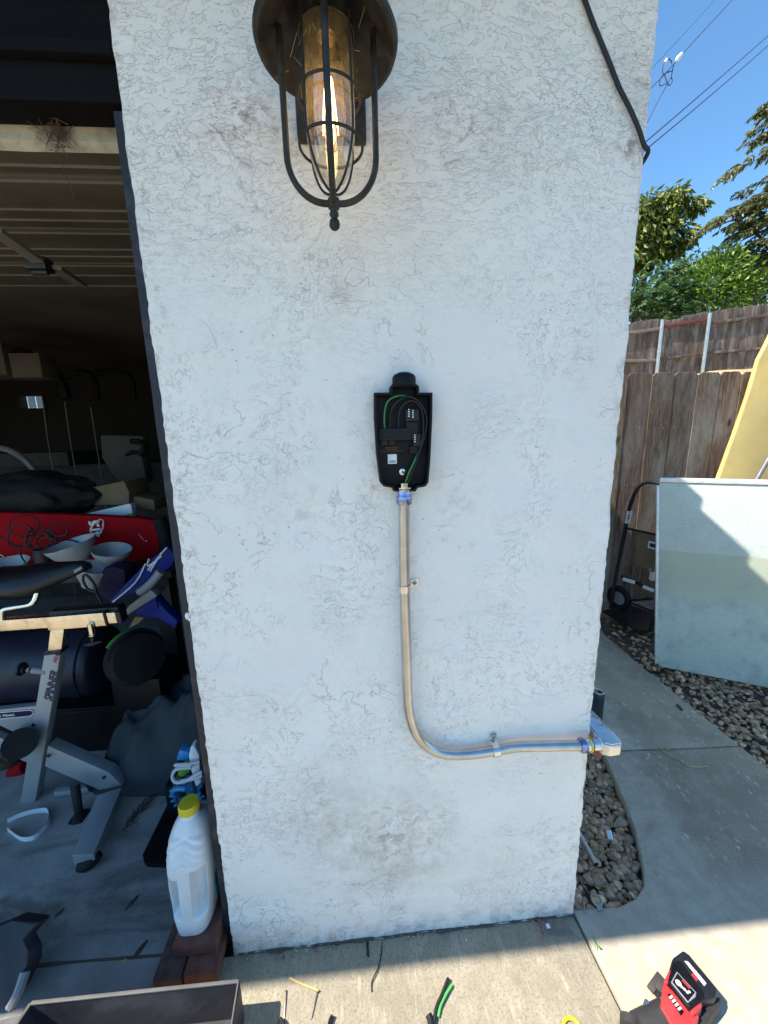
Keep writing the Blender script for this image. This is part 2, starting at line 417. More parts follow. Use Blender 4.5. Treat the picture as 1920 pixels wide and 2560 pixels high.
# ---------------- mesh helpers ----------------
class MB:
    def __init__(s): s.v = []; s.f = []; s.smooth = True; s.ang = 38; s.tint = None
    def add(s, vs, fs, M4=None):
        o = len(s.v)
        for p in vs:
            p = Vector(p)
            s.v.append(tuple(M4 @ p) if M4 is not None else tuple(p))
        s.f += [tuple(i + o for i in f) for f in fs]
        return s
    def bm(s, bm, M4=None):
        bm.verts.index_update()
        s.add([v.co.copy() for v in bm.verts], [[v.index for v in f.verts] for f in bm.faces], M4); bm.free(); return s
    def box(s, lo, hi, bev=0., M4=None, seg=2):
        bm = bmesh.new(); bmesh.ops.create_cube(bm, size=1)
        for v in bm.verts:
            v.co = Vector([lo[i] + (v.co[i] + .5) * (hi[i] - lo[i]) for i in range(3)])
        if bev: bmesh.ops.bevel(bm, geom=bm.edges[:], offset=bev, segments=seg, profile=.6, affect='EDGES', clamp_overlap=True)
        return s.bm(bm, M4)
    def beam(s, a, b, w, d, up=(0, 1, 0), bev=0.):
        """rectangular bar from a to b: w across, d along 'up'"""
        a, b = Vector(a), Vector(b); z = (b - a); L = z.length; z.normalize()
        y = Vector(up); y = (y - z * y.dot(z)).normalized(); x = y.cross(z)
        m = Matrix((x, y, z)).transposed().to_4x4(); m.translation = a
        return s.box((-w / 2, -d / 2, 0), (w / 2, d / 2, L), bev, m)
    def prism(s, pts, vec, bev=0., seg=2):
        """polygon (3D points, planar) extruded by vec"""
        bm = bmesh.new(); vs = [bm.verts.new(p) for p in pts]; f = bm.faces.new(vs)
        r = bmesh.ops.extrude_face_region(bm, geom=[f])
        for g in r['geom']:
            if isinstance(g, bmesh.types.BMVert): g.co += Vector(vec)
        bmesh.ops.recalc_face_normals(bm, faces=bm.faces[:])
        if bev: bmesh.ops.bevel(bm, geom=bm.edges[:], offset=bev, segments=seg, profile=.6, affect='EDGES', clamp_overlap=True)
        return s.bm(bm)
    def tube(s, pts, r, n=12, smooth=0, cap=True, flat=None):
        pts = [Vector(p) for p in pts]
        if smooth: pts = spline(pts, smooth)
        rs = r if isinstance(r, (list, tuple)) else None
        T = []
        for i in range(len(pts)):
            a = pts[max(i - 1, 0)]; b = pts[min(i + 1, len(pts) - 1)]
            T.append((b - a).normalized())
        nrm = T[0].orthogonal().normalized()
        vs = []; fs = []
        for i, p in enumerate(pts):
            nrm = (nrm - T[i] * nrm.dot(T[i])).normalized(); bi = T[i].cross(nrm)
            if rs:
                q = i / (len(pts) - 1) * (len(rs) - 1); k = min(int(q), len(rs) - 2) if len(rs) > 1 else 0
                rr = rs[k] + (rs[min(k + 1, len(rs) - 1)] - rs[k]) * (q - k)
            else: rr = r
            for j in range(n):
                t = 2 * math.pi * j / n
                vs.append(p + (nrm * math.cos(t) + bi * math.sin(t) * (flat or 1)) * rr)
        for i in range(len(pts) - 1):
            for j in range(n):
                a = i * n + j; b = i * n + (j + 1) % n
                fs.append((a, b, b + n, a + n))
        if cap:
            fs.append(tuple(range(n))[::-1]); fs.append(tuple((len(pts) - 1) * n + j for j in range(n)))
        return s.add(vs, fs)
    def lathe(s, prof, center=(0, 0, 0), n=32, M4=None, caps=False):
        """profile [(r, z)] turned about z through center"""
        vs = []; fs = []
        for (r, z) in prof:
            for j in range(n):
                t = 2 * math.pi * j / n
                vs.append(Vector((r * math.cos(t), r * math.sin(t), z)))
        for i in range(len(prof) - 1):
            for j in range(n):
                a = i * n + j; b = i * n + (j + 1) % n
                fs.append((a, b, b + n, a + n))
        if caps:
            fs.append(tuple(range(n))[::-1]); fs.append(tuple((len(prof) - 1) * n + j for j in range(n)))
        m = Matrix.Translation(center) @ (M4 or Matrix())
        return s.add(vs, fs, m)
    def cyl(s, a, b, r, n=20, r2=None): return s.tube([a, b], [r, r if r2 is None else r2], n)
    def torus(s, c, axis, Rr, r, n=40, k=10, a0=0, a1=360, sx=1.):
        ax = Vector(axis).normalized(); u = ax.orthogonal().normalized(); w = ax.cross(u); c = Vector(c)
        full = abs(a1 - a0) >= 360
        pts = [c + (u * math.cos(R(a0 + (a1 - a0) * i / n)) + w * math.sin(R(a0 + (a1 - a0) * i / n)) * sx) * Rr for i in range(n + 1)]
        return s.tube(pts, r, k, cap=not full)
    def ball(s, c, r, sub=3, scale=(1, 1, 1), noise_=0., ns=3., M4=None):
        bm = bmesh.new(); bmesh.ops.create_icosphere(bm, subdivisions=sub, radius=1)
        for v in bm.verts:
            d = v.co.copy(); k = 1 + (noise_ * mnoise.fractal(d * ns + Vector(c) * 7, .6, 2., 4) if noise_ else 0)
            v.co = Vector((d.x * scale[0], d.y * scale[1], d.z * scale[2])) * r * k
        m = Matrix.Translation(c) @ (M4 or Matrix())
        return s.bm(bm, m)
    def text(s, body, origin, ux, uy, height, depth=.0006, shear=0., bold=0., squeeze=1.):
        cu = bpy.data.curves.new("lettering", 'FONT'); cu.body = body; cu.size = 1; cu.extrude = 0; cu.shear = shear; cu.offset = bold
        cu.resolution_u = 3
        o = bpy.data.objects.new("lettering", cu); col.objects.link(o)
        dg = bpy.context.evaluated_depsgraph_get(); me = bpy.data.meshes.new_from_object(o.evaluated_get(dg))
        ux = Vector(ux).normalized(); uy = Vector(uy); uy = (uy - ux * uy.dot(ux)).normalized(); uz = ux.cross(uy)
        h = height / .7
        vs = [Vector(origin) + ux * v.co.x * h * squeeze + uy * v.co.y * h + uz * depth for v in me.vertices]
        s.add(vs, [tuple(p.vertices) for p in me.polygons])
        w = max((v.co.x for v in me.vertices), default=0) * h * squeeze
        bpy.data.objects.remove(o); bpy.data.curves.remove(cu); bpy.data.meshes.remove(me)
        return s
    def build(s, name, mat, parent=None, loc=None, **tags):
        off = Vector((0, 0, 0))
        q = parent
        while q is not None: off += q.location; q = q.parent
        if loc is not None: off += Vector(loc)
        me = bpy.data.meshes.new(name)
        me.from_pydata([(p[0] - off.x, p[1] - off.y, p[2] - off.z) for p in s.v], [], s.f)
        if s.tint is not None:
            at = me.attributes.new("tint", 'FLOAT_COLOR', 'POINT')
            at.data.foreach_set("color", np.array(s.tint, dtype=np.float32).ravel())
        me.materials.append(M[mat] if isinstance(mat, str) else mat)
        if s.smooth:
            me.polygons.foreach_set("use_smooth", [True] * len(me.polygons)); me.set_sharp_from_angle(angle=R(s.ang))
        me.update()
        o = bpy.data.objects.new(name, me); col.objects.link(o)
        if loc is not None: o.location = loc
        o.parent = parent
        for k, v in tags.items(): o[k] = v
        return o

def spline(P, sub):
    out = []
    for i in range(len(P) - 1):
        p0 = P[max(i - 1, 0)]; p1 = P[i]; p2 = P[i + 1]; p3 = P[min(i + 2, len(P) - 1)]
        for k in range(sub):
            t = k / sub
            out.append(.5 * ((2 * p1) + (p2 - p0) * t + (2 * p0 - 5 * p1 + 4 * p2 - p3) * t * t + (3 * p1 - p0 - 3 * p2 + p3) * t ** 3))
    out.append(P[-1]); return out
def rounded(pts, r, k=6):
    """round the corners of a 3D polyline"""
    P = [Vector(p) for p in pts]; out = [P[0]]
    for i in range(1, len(P) - 1):
        a = (P[i - 1] - P[i]); b = (P[i + 1] - P[i]); rr = min(r, a.length * .48, b.length * .48)
        a = P[i] + a.normalized() * rr; b = P[i] + b.normalized() * rr
        for j in range(k + 1):
            t = j / k; out.append(a * (1 - t) ** 2 + P[i] * 2 * t * (1 - t) + b * t * t)
    out.append(P[-1]); return out
def thing(name, label, cat, loc, group=None):
    o = bpy.data.objects.new(name, None); col.objects.link(o); o.location = loc; o.empty_display_size = .1
    o['label'] = label; o['category'] = cat
    if group: o['group'] = group
    return o
def solo(name, mb, mat, label, cat, group=None):
    lo = np.array(mb.v); c = (float(lo[:, 0].mean()), float(lo[:, 1].mean()), float(lo[:, 2].min()))
    o = mb.build(name, mat, None, c); o['label'] = label; o['category'] = cat
    if group: o['group'] = group
    return o
def struct(name, mb, mat, kind='structure'):
    o = mb.build(name, mat); o['kind'] = kind; return o
V = Vector

# =====================================================================
# SETTING
# =====================================================================
WL, WR = -0.415, 0.637                  # left and right ends of the stucco pier
b = MB(); b.smooth = False
b.add([(-60, -60, -.06), (60, -60, -.06), (60, 60, -.06), (-60, 60, -.06)], [(0, 1, 2, 3)])
struct('ground', b, 'soil')

# concrete slabs in front of the house and along its side
POCKET = [(0.640, .012), (.70, .010), (.79, .006), (.86, .022), (.915, .055), (.955, .11), (.985, .17), (1.019, .235), (1.045, .31), (1.072, .40), (1.098, .49), (1.116, .548), (1.12, .585)]
def sheet(poly, z0=-.06, z1=0., bev=.006):
    q = MB(); q.prism([(x, y, z0) for x, y in poly], (0, 0, z1 - z0), bev); return q
q = sheet([(-9, -9), (.630, -9), (.645, -.26), (.634, -.002), (-9, -.002)])
struct('driveway', q, 'concrete_sun')
q = sheet([(.638, -9), (1.79, -9), (1.79, -.245), (.6535, -.245)])
apron = [(.6535, -.243), (1.79, -.243), (1.79, .553), (1.187, .588), (1.12, .585)] + POCKET[::-1][1:] + [(.640, -.004)]
q2 = sheet([(.638, -9), (1.79, -9), (1.79, .553), (1.5, .566), (1.187, .586)] + POCKET[::-1] + [(.642, -.003), (.652, -.26)])
struct('path', q2, 'concrete_path')
q = sheet([(1.125, .592), (1.187, .593), (1.5, .572), (1.79, .559), (1.795, 1.2), (1.81, 1.6), (1.90, 1.9), (1.96, 7), (.637, 7), (.637, .68), (1.1, .67)])
struct('side_path', q, 'concrete_path')
q = MB(); q.smooth = False
q.add([(-6, -.105, .0045), (-.62, -.105, .0045), (-.60, -.02, .0045), (WL - .03, .0, .0045), (WL - .02, 0.2, .0045), (.48, .2, .0045), (.48, 5.6, .0045), (-6, 5.6, .0045)], [(0, 1, 2, 3, 4, 5, 6, 7)])
struct('garage_floor', q, 'floor')

# raised bank behind the near fence
bank = MB(); vs = []; fs = []; nx, ny = 60, 30
for j in range(ny + 1):
    for i in range(nx + 1):
        x = -2 + 26 * i / nx; y = 2.6 + 17 * j / ny
        t = min(1, max(0, (y - 2.6) / 6.3))
        z = -.05 + (2.82 + .075 * (x - 7.6) * min(1, x / 4 if x > 0 else 0)) * (t * t * (3 - 2 * t)) + .06 * mnoise.noise(V((x, y, 0)) * .9)
        vs.append((x, y, z))
for j in range(ny):
    for i in range(nx):
        a = j * (nx + 1) + i; fs.append((a, a + 1, a + nx + 2, a + nx + 1))
bank.add(vs, fs); struct('bank', bank, 'straw_soil')

# river gravel: pocket by the wall and strip along the fence
def stones(pts_fn, n, smin, smax, zbase, seed, layers=2):
    r = random.Random(seed); q = MB(); q.tint = []; q.ang = 50
    bm = bmesh.new(); bmesh.ops.create_icosphere(bm, subdivisions=2, radius=1)
    D = [v.co.copy() for v in bm.verts]; F = [[v.index for v in f.verts] for f in bm.faces]; bm.free()
    for i in range(n):
        x, y = pts_fn(r); sc = r.uniform(smin, smax) * r.choice([.7, .8, 1, 1, 1.15])
        z = zbase + r.uniform(0, layers) * smin * .9
        m = Matrix.Translation((x, y, z)) @ Matrix.Rotation(r.uniform(0, 6.3), 4, 'Z') @ Matrix.Rotation(r.uniform(-.5, .5), 4, 'X')
        a, c = r.uniform(.62, .9), r.uniform(.42, .7); sd = V((r.random(), r.random(), r.random())) * 50
        q.add([V((d.x * a, d.y, d.z * c)) * sc * (1 + .30 * mnoise.noise(d * 1.25 + sd) + .10 * mnoise.noise(d * 3 + sd)) for d in D], F, m)
        k = r.uniform(.55, 1.25); w = r.uniform(-.08, .12)
        if r.random() < .08: k *= 1.5
        if r.random() < .25: k *= .6
        q.tint += [(k * (1 + w), k, k * (1 - w), 1)] * len(D)
    return q
def inpoly(x, y, P):
    c = False; j = len(P) - 1
    for i in range(len(P)):
        if (P[i][1] > y) != (P[j][1] > y) and x < (P[j][0] - P[i][0]) * (y - P[i][1]) / (P[j][1] - P[i][1]) + P[i][0]: c = not c
        j = i
    return c
PK = POCKET + [(1.10, .66), (.64, .66)]
def in_pocket(r):
    while True:
        x, y = r.uniform(.65, 1.12), r.uniform(.01, .66)
        if inpoly(x + .012, y, PK) and inpoly(x, y - .008, PK): return x, y
struct('gravel', stones(in_pocket, 1500, .010, .0185, -.052, 3, 2.4), 'stone', 'stuff')
def in_strip(r):
    while True:
        x, y = r.uniform(1.80, 2.9), r.uniform(.2, 2.0)
        if x > 1.80 + max(0, y - 1.4) * .22 and r.random() < (1 if y < 1.35 else .25): return x, y
struct('gravel_strip', stones(in_strip, 2600, .011, .019, -.05, 5, 2.2), 'stone', 'stuff')

# =====================================================================
# HOUSE
# =====================================================================
house = thing('garage_building', 'white stucco garage with dark open doorway and navy jamb', 'building', (0, 0, 0))
# stucco pier and side wall: one trowelled skin round the corner
b = MB(); b.ang = 180
prof = []
def rc(cx, cy, r, a0, a1, k):
    for i in range(k + 1):
        t = R(a0 + (a1 - a0) * i / k); prof.append((cx + r * math.cos(t), cy + r * math.sin(t), math.cos(t), math.sin(t)))
for i in range(5): prof.append((WL, .16 - .15 * i / 5, -1, 0))
rc(WL + .008, .008, .008, 180, 270, 4)
for i in range(1, 130): prof.append((WL + .008 + (WR - WL - .018) * i / 130, 0, 0, -1))
rc(WR - .010, .010, .010, 270, 360, 5)
for i in range(1, 40): prof.append((WR, .012 + 5.8 * i / 39, 1, 0))
zs = [-.03 + 2.79 * i / 250 for i in range(251)]
vs = []; fs = []
for z in zs:
    for (x, y, nx_, ny_) in prof:
        p = V((x, 0 if y < .2 else y, z))
        d = .0020 * mnoise.fractal(p * 9, .6, 2, 3) + .0014 * mnoise.fractal(p * 45, .6, 2, 3)
        if abs(x - WL) < .012 or abs(x - WR) < .012: d += .0020 * mnoise.fractal(p * 45 + V((3, 1, 9)), .7, 2, 3)
        vs.append((x + nx_ * d, y + ny_ * d, z))
n_ = len(prof)
for j in range(len(zs) - 1):
    for i in range(n_ - 1):
        a = j * n_ + i; fs.append((a, a + 1, a + n_ + 1, a + n_))
b.add(vs, fs)
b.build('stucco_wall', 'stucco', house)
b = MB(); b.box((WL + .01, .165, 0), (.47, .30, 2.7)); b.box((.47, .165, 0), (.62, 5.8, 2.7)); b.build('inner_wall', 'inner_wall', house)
# navy jamb: casing board with a stop, rough sawn
b = MB(); vs = []; 
for (x0, x1, y0, y1) in ((-.4415, -.418, .028, .06), (-.452, -.416, .062, .16)):
    k = 60
    for i in range(k):
        z0 = 2.13 * i / k; z1 = 2.13 * (i + 1) / k
        j0 = .0012 * mnoise.noise(V((x0 * 9, 0, z0 * 14))); j1 = .0012 * mnoise.noise(V((x0 * 9, 0, z1 * 14)))
        b.add([(x0 + j0, y0, z0), (x1, y0, z0), (x1, y0, z1), (x0 + j1, y0, z1), (x0 + j0, y1, z0), (x0 + j1, y1, z1)], [(0, 1, 2, 3), (4, 0, 3, 5)])
b.build('door_jamb', 'jamb', house)
b = MB(); b.smooth = False
b.box((-5.4, .02, 2.138), (WL + .002, .085, 2.7), .003); b.box((-5.4, .0, 2.20), (WL - .004, .018, 2.222), .002); b.box((-5.4, .0, 2.30), (WL - .004, .016, 2.7), .002)
b.build('door_header', 'header', house)
b = MB(); b.smooth = False
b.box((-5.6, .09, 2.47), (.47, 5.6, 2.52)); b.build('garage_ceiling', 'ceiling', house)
b = MB(); b.smooth = False
b.box((-5.75, .02, 0), (-5.6, 5.6, 2.7)); b.box((-5.6, .02, 0), (-5.4, .16, 2.7))
# back wall with a window opening
wx0, wx1, wz0, wz1 = (-4.6102,5.0000,2.1622)[0], (-4.2734,5.0000,2.1569)[0], (-4.6303,5.0000,1.9691)[2], (-4.5922,5.0000,2.1619)[2]
b.box((-5.75, 5.0, 0), (wx0, 5.12, 2.5)); b.box((wx1, 5.0, 0), (.47, 5.12, 2.5)); b.box((wx0, 5.0, 0), (wx1, 5.12, wz0)); b.box((wx0, 5.0, wz1), (wx1, 5.12, 2.5))
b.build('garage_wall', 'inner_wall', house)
# roof: unseen, above the picture; eave and tile teeth shaped for their shadows
XE, ZE, YE = .745, 2.75, -.4875
b = MB(); b.smooth = False
edge = [(XE + .033, YE)]
per = .166; y = .861 - per * 8
while y < 6.2:
    if y > YE: edge += [(XE - .004, y - .003), (XE + .046, y)]
    y += per
poly = [(-6.2, YE)] + edge + [(XE, 6.4), (-6.2, 6.4)]
b.prism([(x, yy, ZE) for x, yy in poly], (0, 0, .035))
b.build('roof', 'roof', house)
b = MB(); b.smooth = False
b.box((-6.1, YE + .03, ZE - .14), (XE - .03, YE + .06, ZE - .002)); b.box((XE - .06, YE + .062, ZE - .14), (XE - .03, 6.2, ZE - .002))
b.build('fascia', 'white_trim', house)

# sectional overhead door, almost fully open
gd = thing('garage_door', 'tan sectional garage door rolled up overhead with dirty bottom edge', 'garage door', (-1.6, .1, 2.1))
b = MB(); b.smooth = True; b.ang = 25
d0 = V((0, .095, 2.100)); dd = V((0, 1.50, .205)); LN = dd.length; dn = dd / LN; up = V((0, -dn.z, dn.y))
prof = []
prev = .0
for t_ in (.065, .14, .31, .387, .497, .663, .75, .884, 1.042, 1.251, LN):      # pressed ribs: long slopes ending in a small lip
    g_ = {.14: .122, .497: .470, .884: .860}.get(t_)
    prof.append((prev + .003, .0))
    if g_: prof += [(g_ - .012, .006), (g_ - .010, .022), (g_ + .006, .022), (g_ + .008, .007)]
    prof.append((t_, .0045)); prev = t_
vs = []; fs = []
for x in (-5.3, -.46):
    for (t, h) in prof: vs.append(V((x, 0, 0)) + d0 + dn * t + up * h)
n_ = len(prof)
for i in range(n_ - 1): fs.append((i, i + 1, n_ + i + 1, n_ + i))
b.add(vs, fs)
b.box((-5.3, .13, 2.16), (-.46, .135, 2.17))
b.build('door_panel', 'door_panel', gd)
b = MB()
for i in range(48):
    x0 = -5.3 + 4.84 * i / 48; x1 = x0 + 4.84 / 48
    zz = lambda x: .006 * mnoise.noise(V((x * 9, 0, 0))); yy = lambda x: .004 * mnoise.noise(V((x * 14, 5, 0)))
    vs = []
    for x in (x0, x1):
        for (py, pz) in ((.088, 2.176), (.082, 2.160), (.085, 2.13), (.082, 2.112), (.095, 2.099)): vs.append((x, py + yy(x), pz + zz(x) * (1 if pz > 2.12 else .4)))
    b.add(vs, [(j, j + 1, 5 + j + 1, 5 + j) for j in range(4)])
b.build('bottom_seal', 'door_edge', gd)
b = MB(); r = random.Random(4)
for i in range(60):
    c = (-0.5806,0.0750,2.1183); p = V(c) + V((r.gauss(0, .012), r.gauss(-.004, .004), r.gauss(0, .014)))
    b.tube([p, p + V((r.gauss(0, .012), r.gauss(0, .006), r.gauss(0, .02)))], .0007, 4)
b.tube([(-0.6009,0.0600,2.1634), (-0.5778,0.0600,2.1408), (-0.5527,0.0700,2.1322)], .0011, 5, 4); b.tube([(-0.5702,0.0600,2.1495), (-0.5707,0.0650,2.1337), (-0.5677,0.0700,2.1021)], .0010, 5, 4)
b.tube([(-0.5914,0.0800,2.0922), (-0.5791,0.0800,2.0494), (-0.5687,0.0800,2.0078)], .0008, 5, 4)
b.build('cobweb_straw', 'debris', gd, kind='stuff')
b = MB(); b.beam((-0.9069,0.3000,2.0439), (-0.8968,0.4200,2.0211), .035, .012, up=(0, .3, 1)); b.beam((-0.8740,0.4500,2.0162), (-0.9085,0.6200,2.0272), .035, .012, up=(0, .3, 1))
b.build('opener_arm', 'door_panel', gd)
b = MB(); b.box(V((-0.9088,0.4400,2.0189)) - V((.03, .02, .018)), V((-0.9088,0.4400,2.0189)) + V((.03, .02, .016)), .004); b.cyl((-0.8811,0.4300,1.9949), (-0.9235,0.4300,1.9946), .008)
b.build('arm_bracket', 'black_metal', gd)

# =====================================================================
# WALL LANTERN
# =====================================================================
lx, ly = -.0185, -.150
lan = thing('wall_lantern', 'dark caged barn lantern with glowing amber bulb on stucco wall', 'wall lamp', (lx, 0, 1.85))
c0 = (lx, ly, 0)
b = MB(); b.ang = 30
b.lathe([(.100, 2.106), (.105, 2.100), (.1105, 2.101), (.1125, 2.107), (.110, 2.113), (.104, 2.116), (.088, 2.136), (.062, 2.160), (.040, 2.185), (.034, 2.21), (.024, 2.216), (0, 2.218)], c0, 56)
b.lathe([(.105, 2.1005), (.101, 2.104), (.096, 2.112), (.080, 2.128), (.056, 2.150), (.050, 2.154), (.046, 2.146), (.044, 2.118), (.0425, 2.118), (.040, 2.150), (0, 2.160)], c0, 56)
b.build('shade', 'lantern', lan)
b = MB(); b.ang = 30
b.lathe([(.0395, 2.130), (.0405, 2.06), (.0408, 2.03), (.0405, 2.000), (.039, 1.978), (.0355, 1.955), (.030, 1.937), (.022, 1.922), (.012, 1.914), (0, 1.912)], c0, 40)
b.build('glass', 'lamp_glass', lan)
b = MB()
b.lathe([(.0135, 2.118), (.0135, 2.100), (.016, 2.085), (.0225, 2.055), (.0265, 2.02), (.0255, 1.995), (.020, 1.976), (.010, 1.966), (0, 1.963)], c0, 28)
bulb = b.build('bulb', 'bulb_glass', lan)
b = MB()
for k in range(8):
    a = 2 * math.pi * k / 8; a2 = a + .35
    b.tube([(lx + .006 * math.cos(a), ly + .006 * math.sin(a), 2.062), (lx + .0135 * math.cos(a2), ly + .0135 * math.sin(a2), 1.988)], .00075, 5)
b.build('filament', 'filament', bulb)
b = MB(); b.lathe([(.0155, 2.15), (.0155, 2.116), (.012, 2.112), (0, 2.112)], c0, 24); b.build('socket', 'brass', lan)
for k, (dx, dy) in enumerate(((-1, 0), (1, 0), (0, -1))):
    b = MB(); rr = .0735; z0 = 1.886
    pts = [(lx + dx * rr, ly + dy * rr, 2.128), (lx + dx * rr, ly + dy * rr, 1.955)]
    for i in range(1, 13):
        t = R(90 * i / 12); pts.append((lx + dx * (rr - .062 + .062 * math.cos(t)), ly + dy * (rr - .062 + .062 * math.cos(t)), 1.955 - .069 * math.sin(t)))
    pts.append((lx, ly, z0)); b.tube(pts, .0052, 10); b.build('guard_rod', 'lantern', lan)
cage = MB()
for zz_, rr in ((2.035, .0505), (1.968, .0515)): cage.torus((lx, ly, zz_), (0, 0, 1), rr, .0023, 48, 8)
for a in (45, 135, 225, 315):
    ca, sa = math.cos(R(a)), math.sin(R(a))
    prof_ = [(.0505, 2.122), (.0508, 2.03), (.0510, 1.985), (.048, 1.962), (.040, 1.937), (.028, 1.917), (.014, 1.905), (.004, 1.902)]
    cage.tube([(lx + ca * r_, ly + sa * r_, z_) for r_, z_ in prof_], .0021, 8, 4)
cage.tube([(lx, ly, 1.922), (lx, ly, 1.885)], .0034, 10); cage.build('wire_cage', 'lantern', lan)
b = MB(); b.lathe([(0, 1.8935), (.0095, 1.893), (.0105, 1.886), (.0095, 1.879), (.0065, 1.877), (.0060, 1.874), (.0078, 1.872), (.0078, 1.868), (.0055, 1.866), (.0052, 1.864), (.0082, 1.860), (.0092, 1.855), (.0082, 1.850), (.005, 1.847), (.002, 1.8455), (0, 1.8445)], c0, 24)
b.build('finial', 'lantern', lan)
b = MB(); b.box((lx - .068, -.022, 2.065), (lx + .066, .003, 2.36), .006); b.build('wall_plate', 'lantern', lan)
b = MB(); b.tube([(lx, -.01, 2.30), (lx, -.06, 2.315), (lx, -.12, 2.30), (lx, ly, 2.26), (lx, ly, 2.21)], .011, 12, 6); b.build('bracket_arm', 'lantern', lan)
b = MB(); r = random.Random(9)
for i in range(26):
    a = r.uniform(0, 6.28); rr = r.uniform(.03, .075); p = V((lx + rr * math.cos(a), ly + rr * math.sin(a), 2.075 + r.uniform(-.02, .05)))
    b.tube([p, p + V((r.gauss(0, .012), r.gauss(0, .012), r.gauss(0, .012)))], .00022, 3)
b.build('cobweb', 'straw', lan, kind='stuff')
pl = bpy.data.lights.new('bulb_light', 'POINT'); pl.energy = .045; pl.color = (1, .60, .24); pl.shadow_soft_size = .012
po = bpy.data.objects.new('bulb_light', pl); col.objects.link(po); po.parent = lan; po.location = V((lx, ly, 2.02)) - lan.location

# =====================================================================
# OPEN CHARGER BACK BOX
# =====================================================================
chg = thing('charger_wire_box', 'open black plastic wiring box on white stucco wall', 'wiring box', (.118, 0, 1.36))
YF = -.034
outer = [(0.0480,-0.0300,1.5903), (0.0824,-0.0300,1.5897), (0.0832,-0.0300,1.6028), (0.0870,-0.0300,1.6068), (0.1414,-0.0300,1.6060), (0.1454,-0.0300,1.6019), (0.1458,-0.0300,1.5888), (0.1754,-0.0300,1.5883), (0.1749,-0.0300,1.5363), (0.1705,-0.0300,1.4417),
         (0.1660,-0.0300,1.3916), (0.1591,-0.0300,1.3826), (0.1420,-0.0300,1.3803), (0.1363,-0.0300,1.3720), (0.0861,-0.0300,1.3737), (0.0827,-0.0300,1.3823), (0.0638,-0.0300,1.3858), (0.0557,-0.0300,1.3952), (0.0494,-0.0300,1.4588), (0.0468,-0.0300,1.5388)]
outer = [(p[0], 0., p[2]) for p in outer]
cx_ = sum(p[0] for p in outer) / len(outer); cz_ = sum(p[2] for p in outer) / len(outer)
def offset2d(P, d):
    out = []; n = len(P)
    for i in range(n):
        a, p, c = V((P[i - 1][0], P[i - 1][2])), V((P[i][0], P[i][2])), V((P[(i + 1) % n][0], P[(i + 1) % n][2]))
        e1 = (p - a).normalized(); e2 = (c - p).normalized(); n1 = V((-e1.y, e1.x)); n2 = V((-e2.y, e2.x)); m = (n1 + n2).normalized()
        k = d / max(.35, m.dot(n1)); out.append((p.x + m.x * k, 0., p.y + m.y * k))
    return out
area = sum(outer[i - 1][0] * outer[i][2] - outer[i][0] * outer[i - 1][2] for i in range(len(outer)))
inner = offset2d(outer, .0050 if area > 0 else -.0050)
b = MB(); n_ = len(outer); vs = []
for (P, yv) in ((outer, .004), (outer, YF + .001), (offset2d(outer, .001 if area > 0 else -.001), YF), (inner, YF), (inner, -.004)): vs += [(p[0], yv, p[2]) for p in P]
fs = []
for L in range(4):
    for i in range(n_): fs.append((L * n_ + i, L * n_ + (i + 1) % n_, (L + 1) * n_ + (i + 1) % n_, (L + 1) * n_ + i))
fs.append(tuple(4 * n_ + i for i in range(n_)))
b.add(vs, fs); b.ang = 25
b.build('housing', 'black_plastic', chg)
b = MB(); b.lathe([(0, -.012), (.0255, -.012), (.0258, .006), (.022, .012), (.012, .0165), (0, .0175)], ((0.1146,-0.0200,1.6158)), 36, Matrix.Rotation(R(0), 4, 'X'))
b.cyl(V((0.1157,-0.0260,1.6092)) + V((0, 0, -.004)), V((0.1158,-0.0260,1.6156)), .011); b.build('cable_plug', 'black_plastic', chg)
def wbox(x0, y0, x1, y1, ya, yb, bev=.0012):
    """box between two points given on the wall face"""
    q = MB(); q.box((min(x0[0], x1[0]), yb, min(x0[2], x1[2])), (max(x0[0], x1[0]), ya, max(x0[2], x1[2])), bev); return q
b = wbox((0.0563,-0.0100,1.5139), 0, (0.1283,-0.0100,1.4879), 0, -.003, -.019); b.box(((0.1189,-0.0100,1.5275)[0], -.016, (0.1184,-0.0100,1.4882)[2]), ((0.1455,-0.0100,1.5270)[0], -.003, (0.1455,-0.0100,1.5270)[2]), .001)
tb = b.build('terminal_block', 'charcoal', chg)
for cx7 in ((0.0697,-0.0190,1.5014), (0.0875,-0.0190,1.5010), (0.1048,-0.0190,1.5006)):
    b = MB(); b.torus((cx7[0], -.0192, cx7[2]), (0, 1, 0), .0055, .0011, 24, 6); b.cyl((cx7[0], -.0188, cx7[2]), (cx7[0], -.0198, cx7[2]), .003, 12); b.build('terminal_screw', 'black_plastic2', tb)
b = MB()
for q in (wbox((0.0622,-0.0100,1.4886), 0, (0.0774,-0.0100,1.4779), 0, -.004, -.010), wbox((0.0797,-0.0100,1.4882), 0, (0.0943,-0.0100,1.4775), 0, -.004, -.010)): b.add(q.v, q.f)
b.build('lug_cover', 'black_plastic2', tb)
for (p0, p1, sl) in (((0.1178,-0.0100,1.5542), (0.1470,-0.0100,1.5290), (((0.1249,-0.0200,1.5464), 5), ((0.1339,-0.0200,1.5442), 6))), ((0.1345,-0.0100,1.5010), (0.1509,-0.0100,1.4739), (((0.1378,-0.0200,1.4903), 6),))):
    b = wbox(p0, 0, p1, 0, -.003, -.0185); cb = b.build('pin_connector', 'black_plastic2', chg)
    b = MB()
    for (c, k) in sl:
        for i in range(4):
            zz_ = c[2] + .008 - i * .0048; w_ = (.0012, .0018, .0014, .0017)[i]
            b.box((c[0] - w_, -.0193, zz_ - .0013), (c[0] + w_, -.0184, zz_ + .0013), .0003)
    b.build('contact_pin', 'zinc', cb)
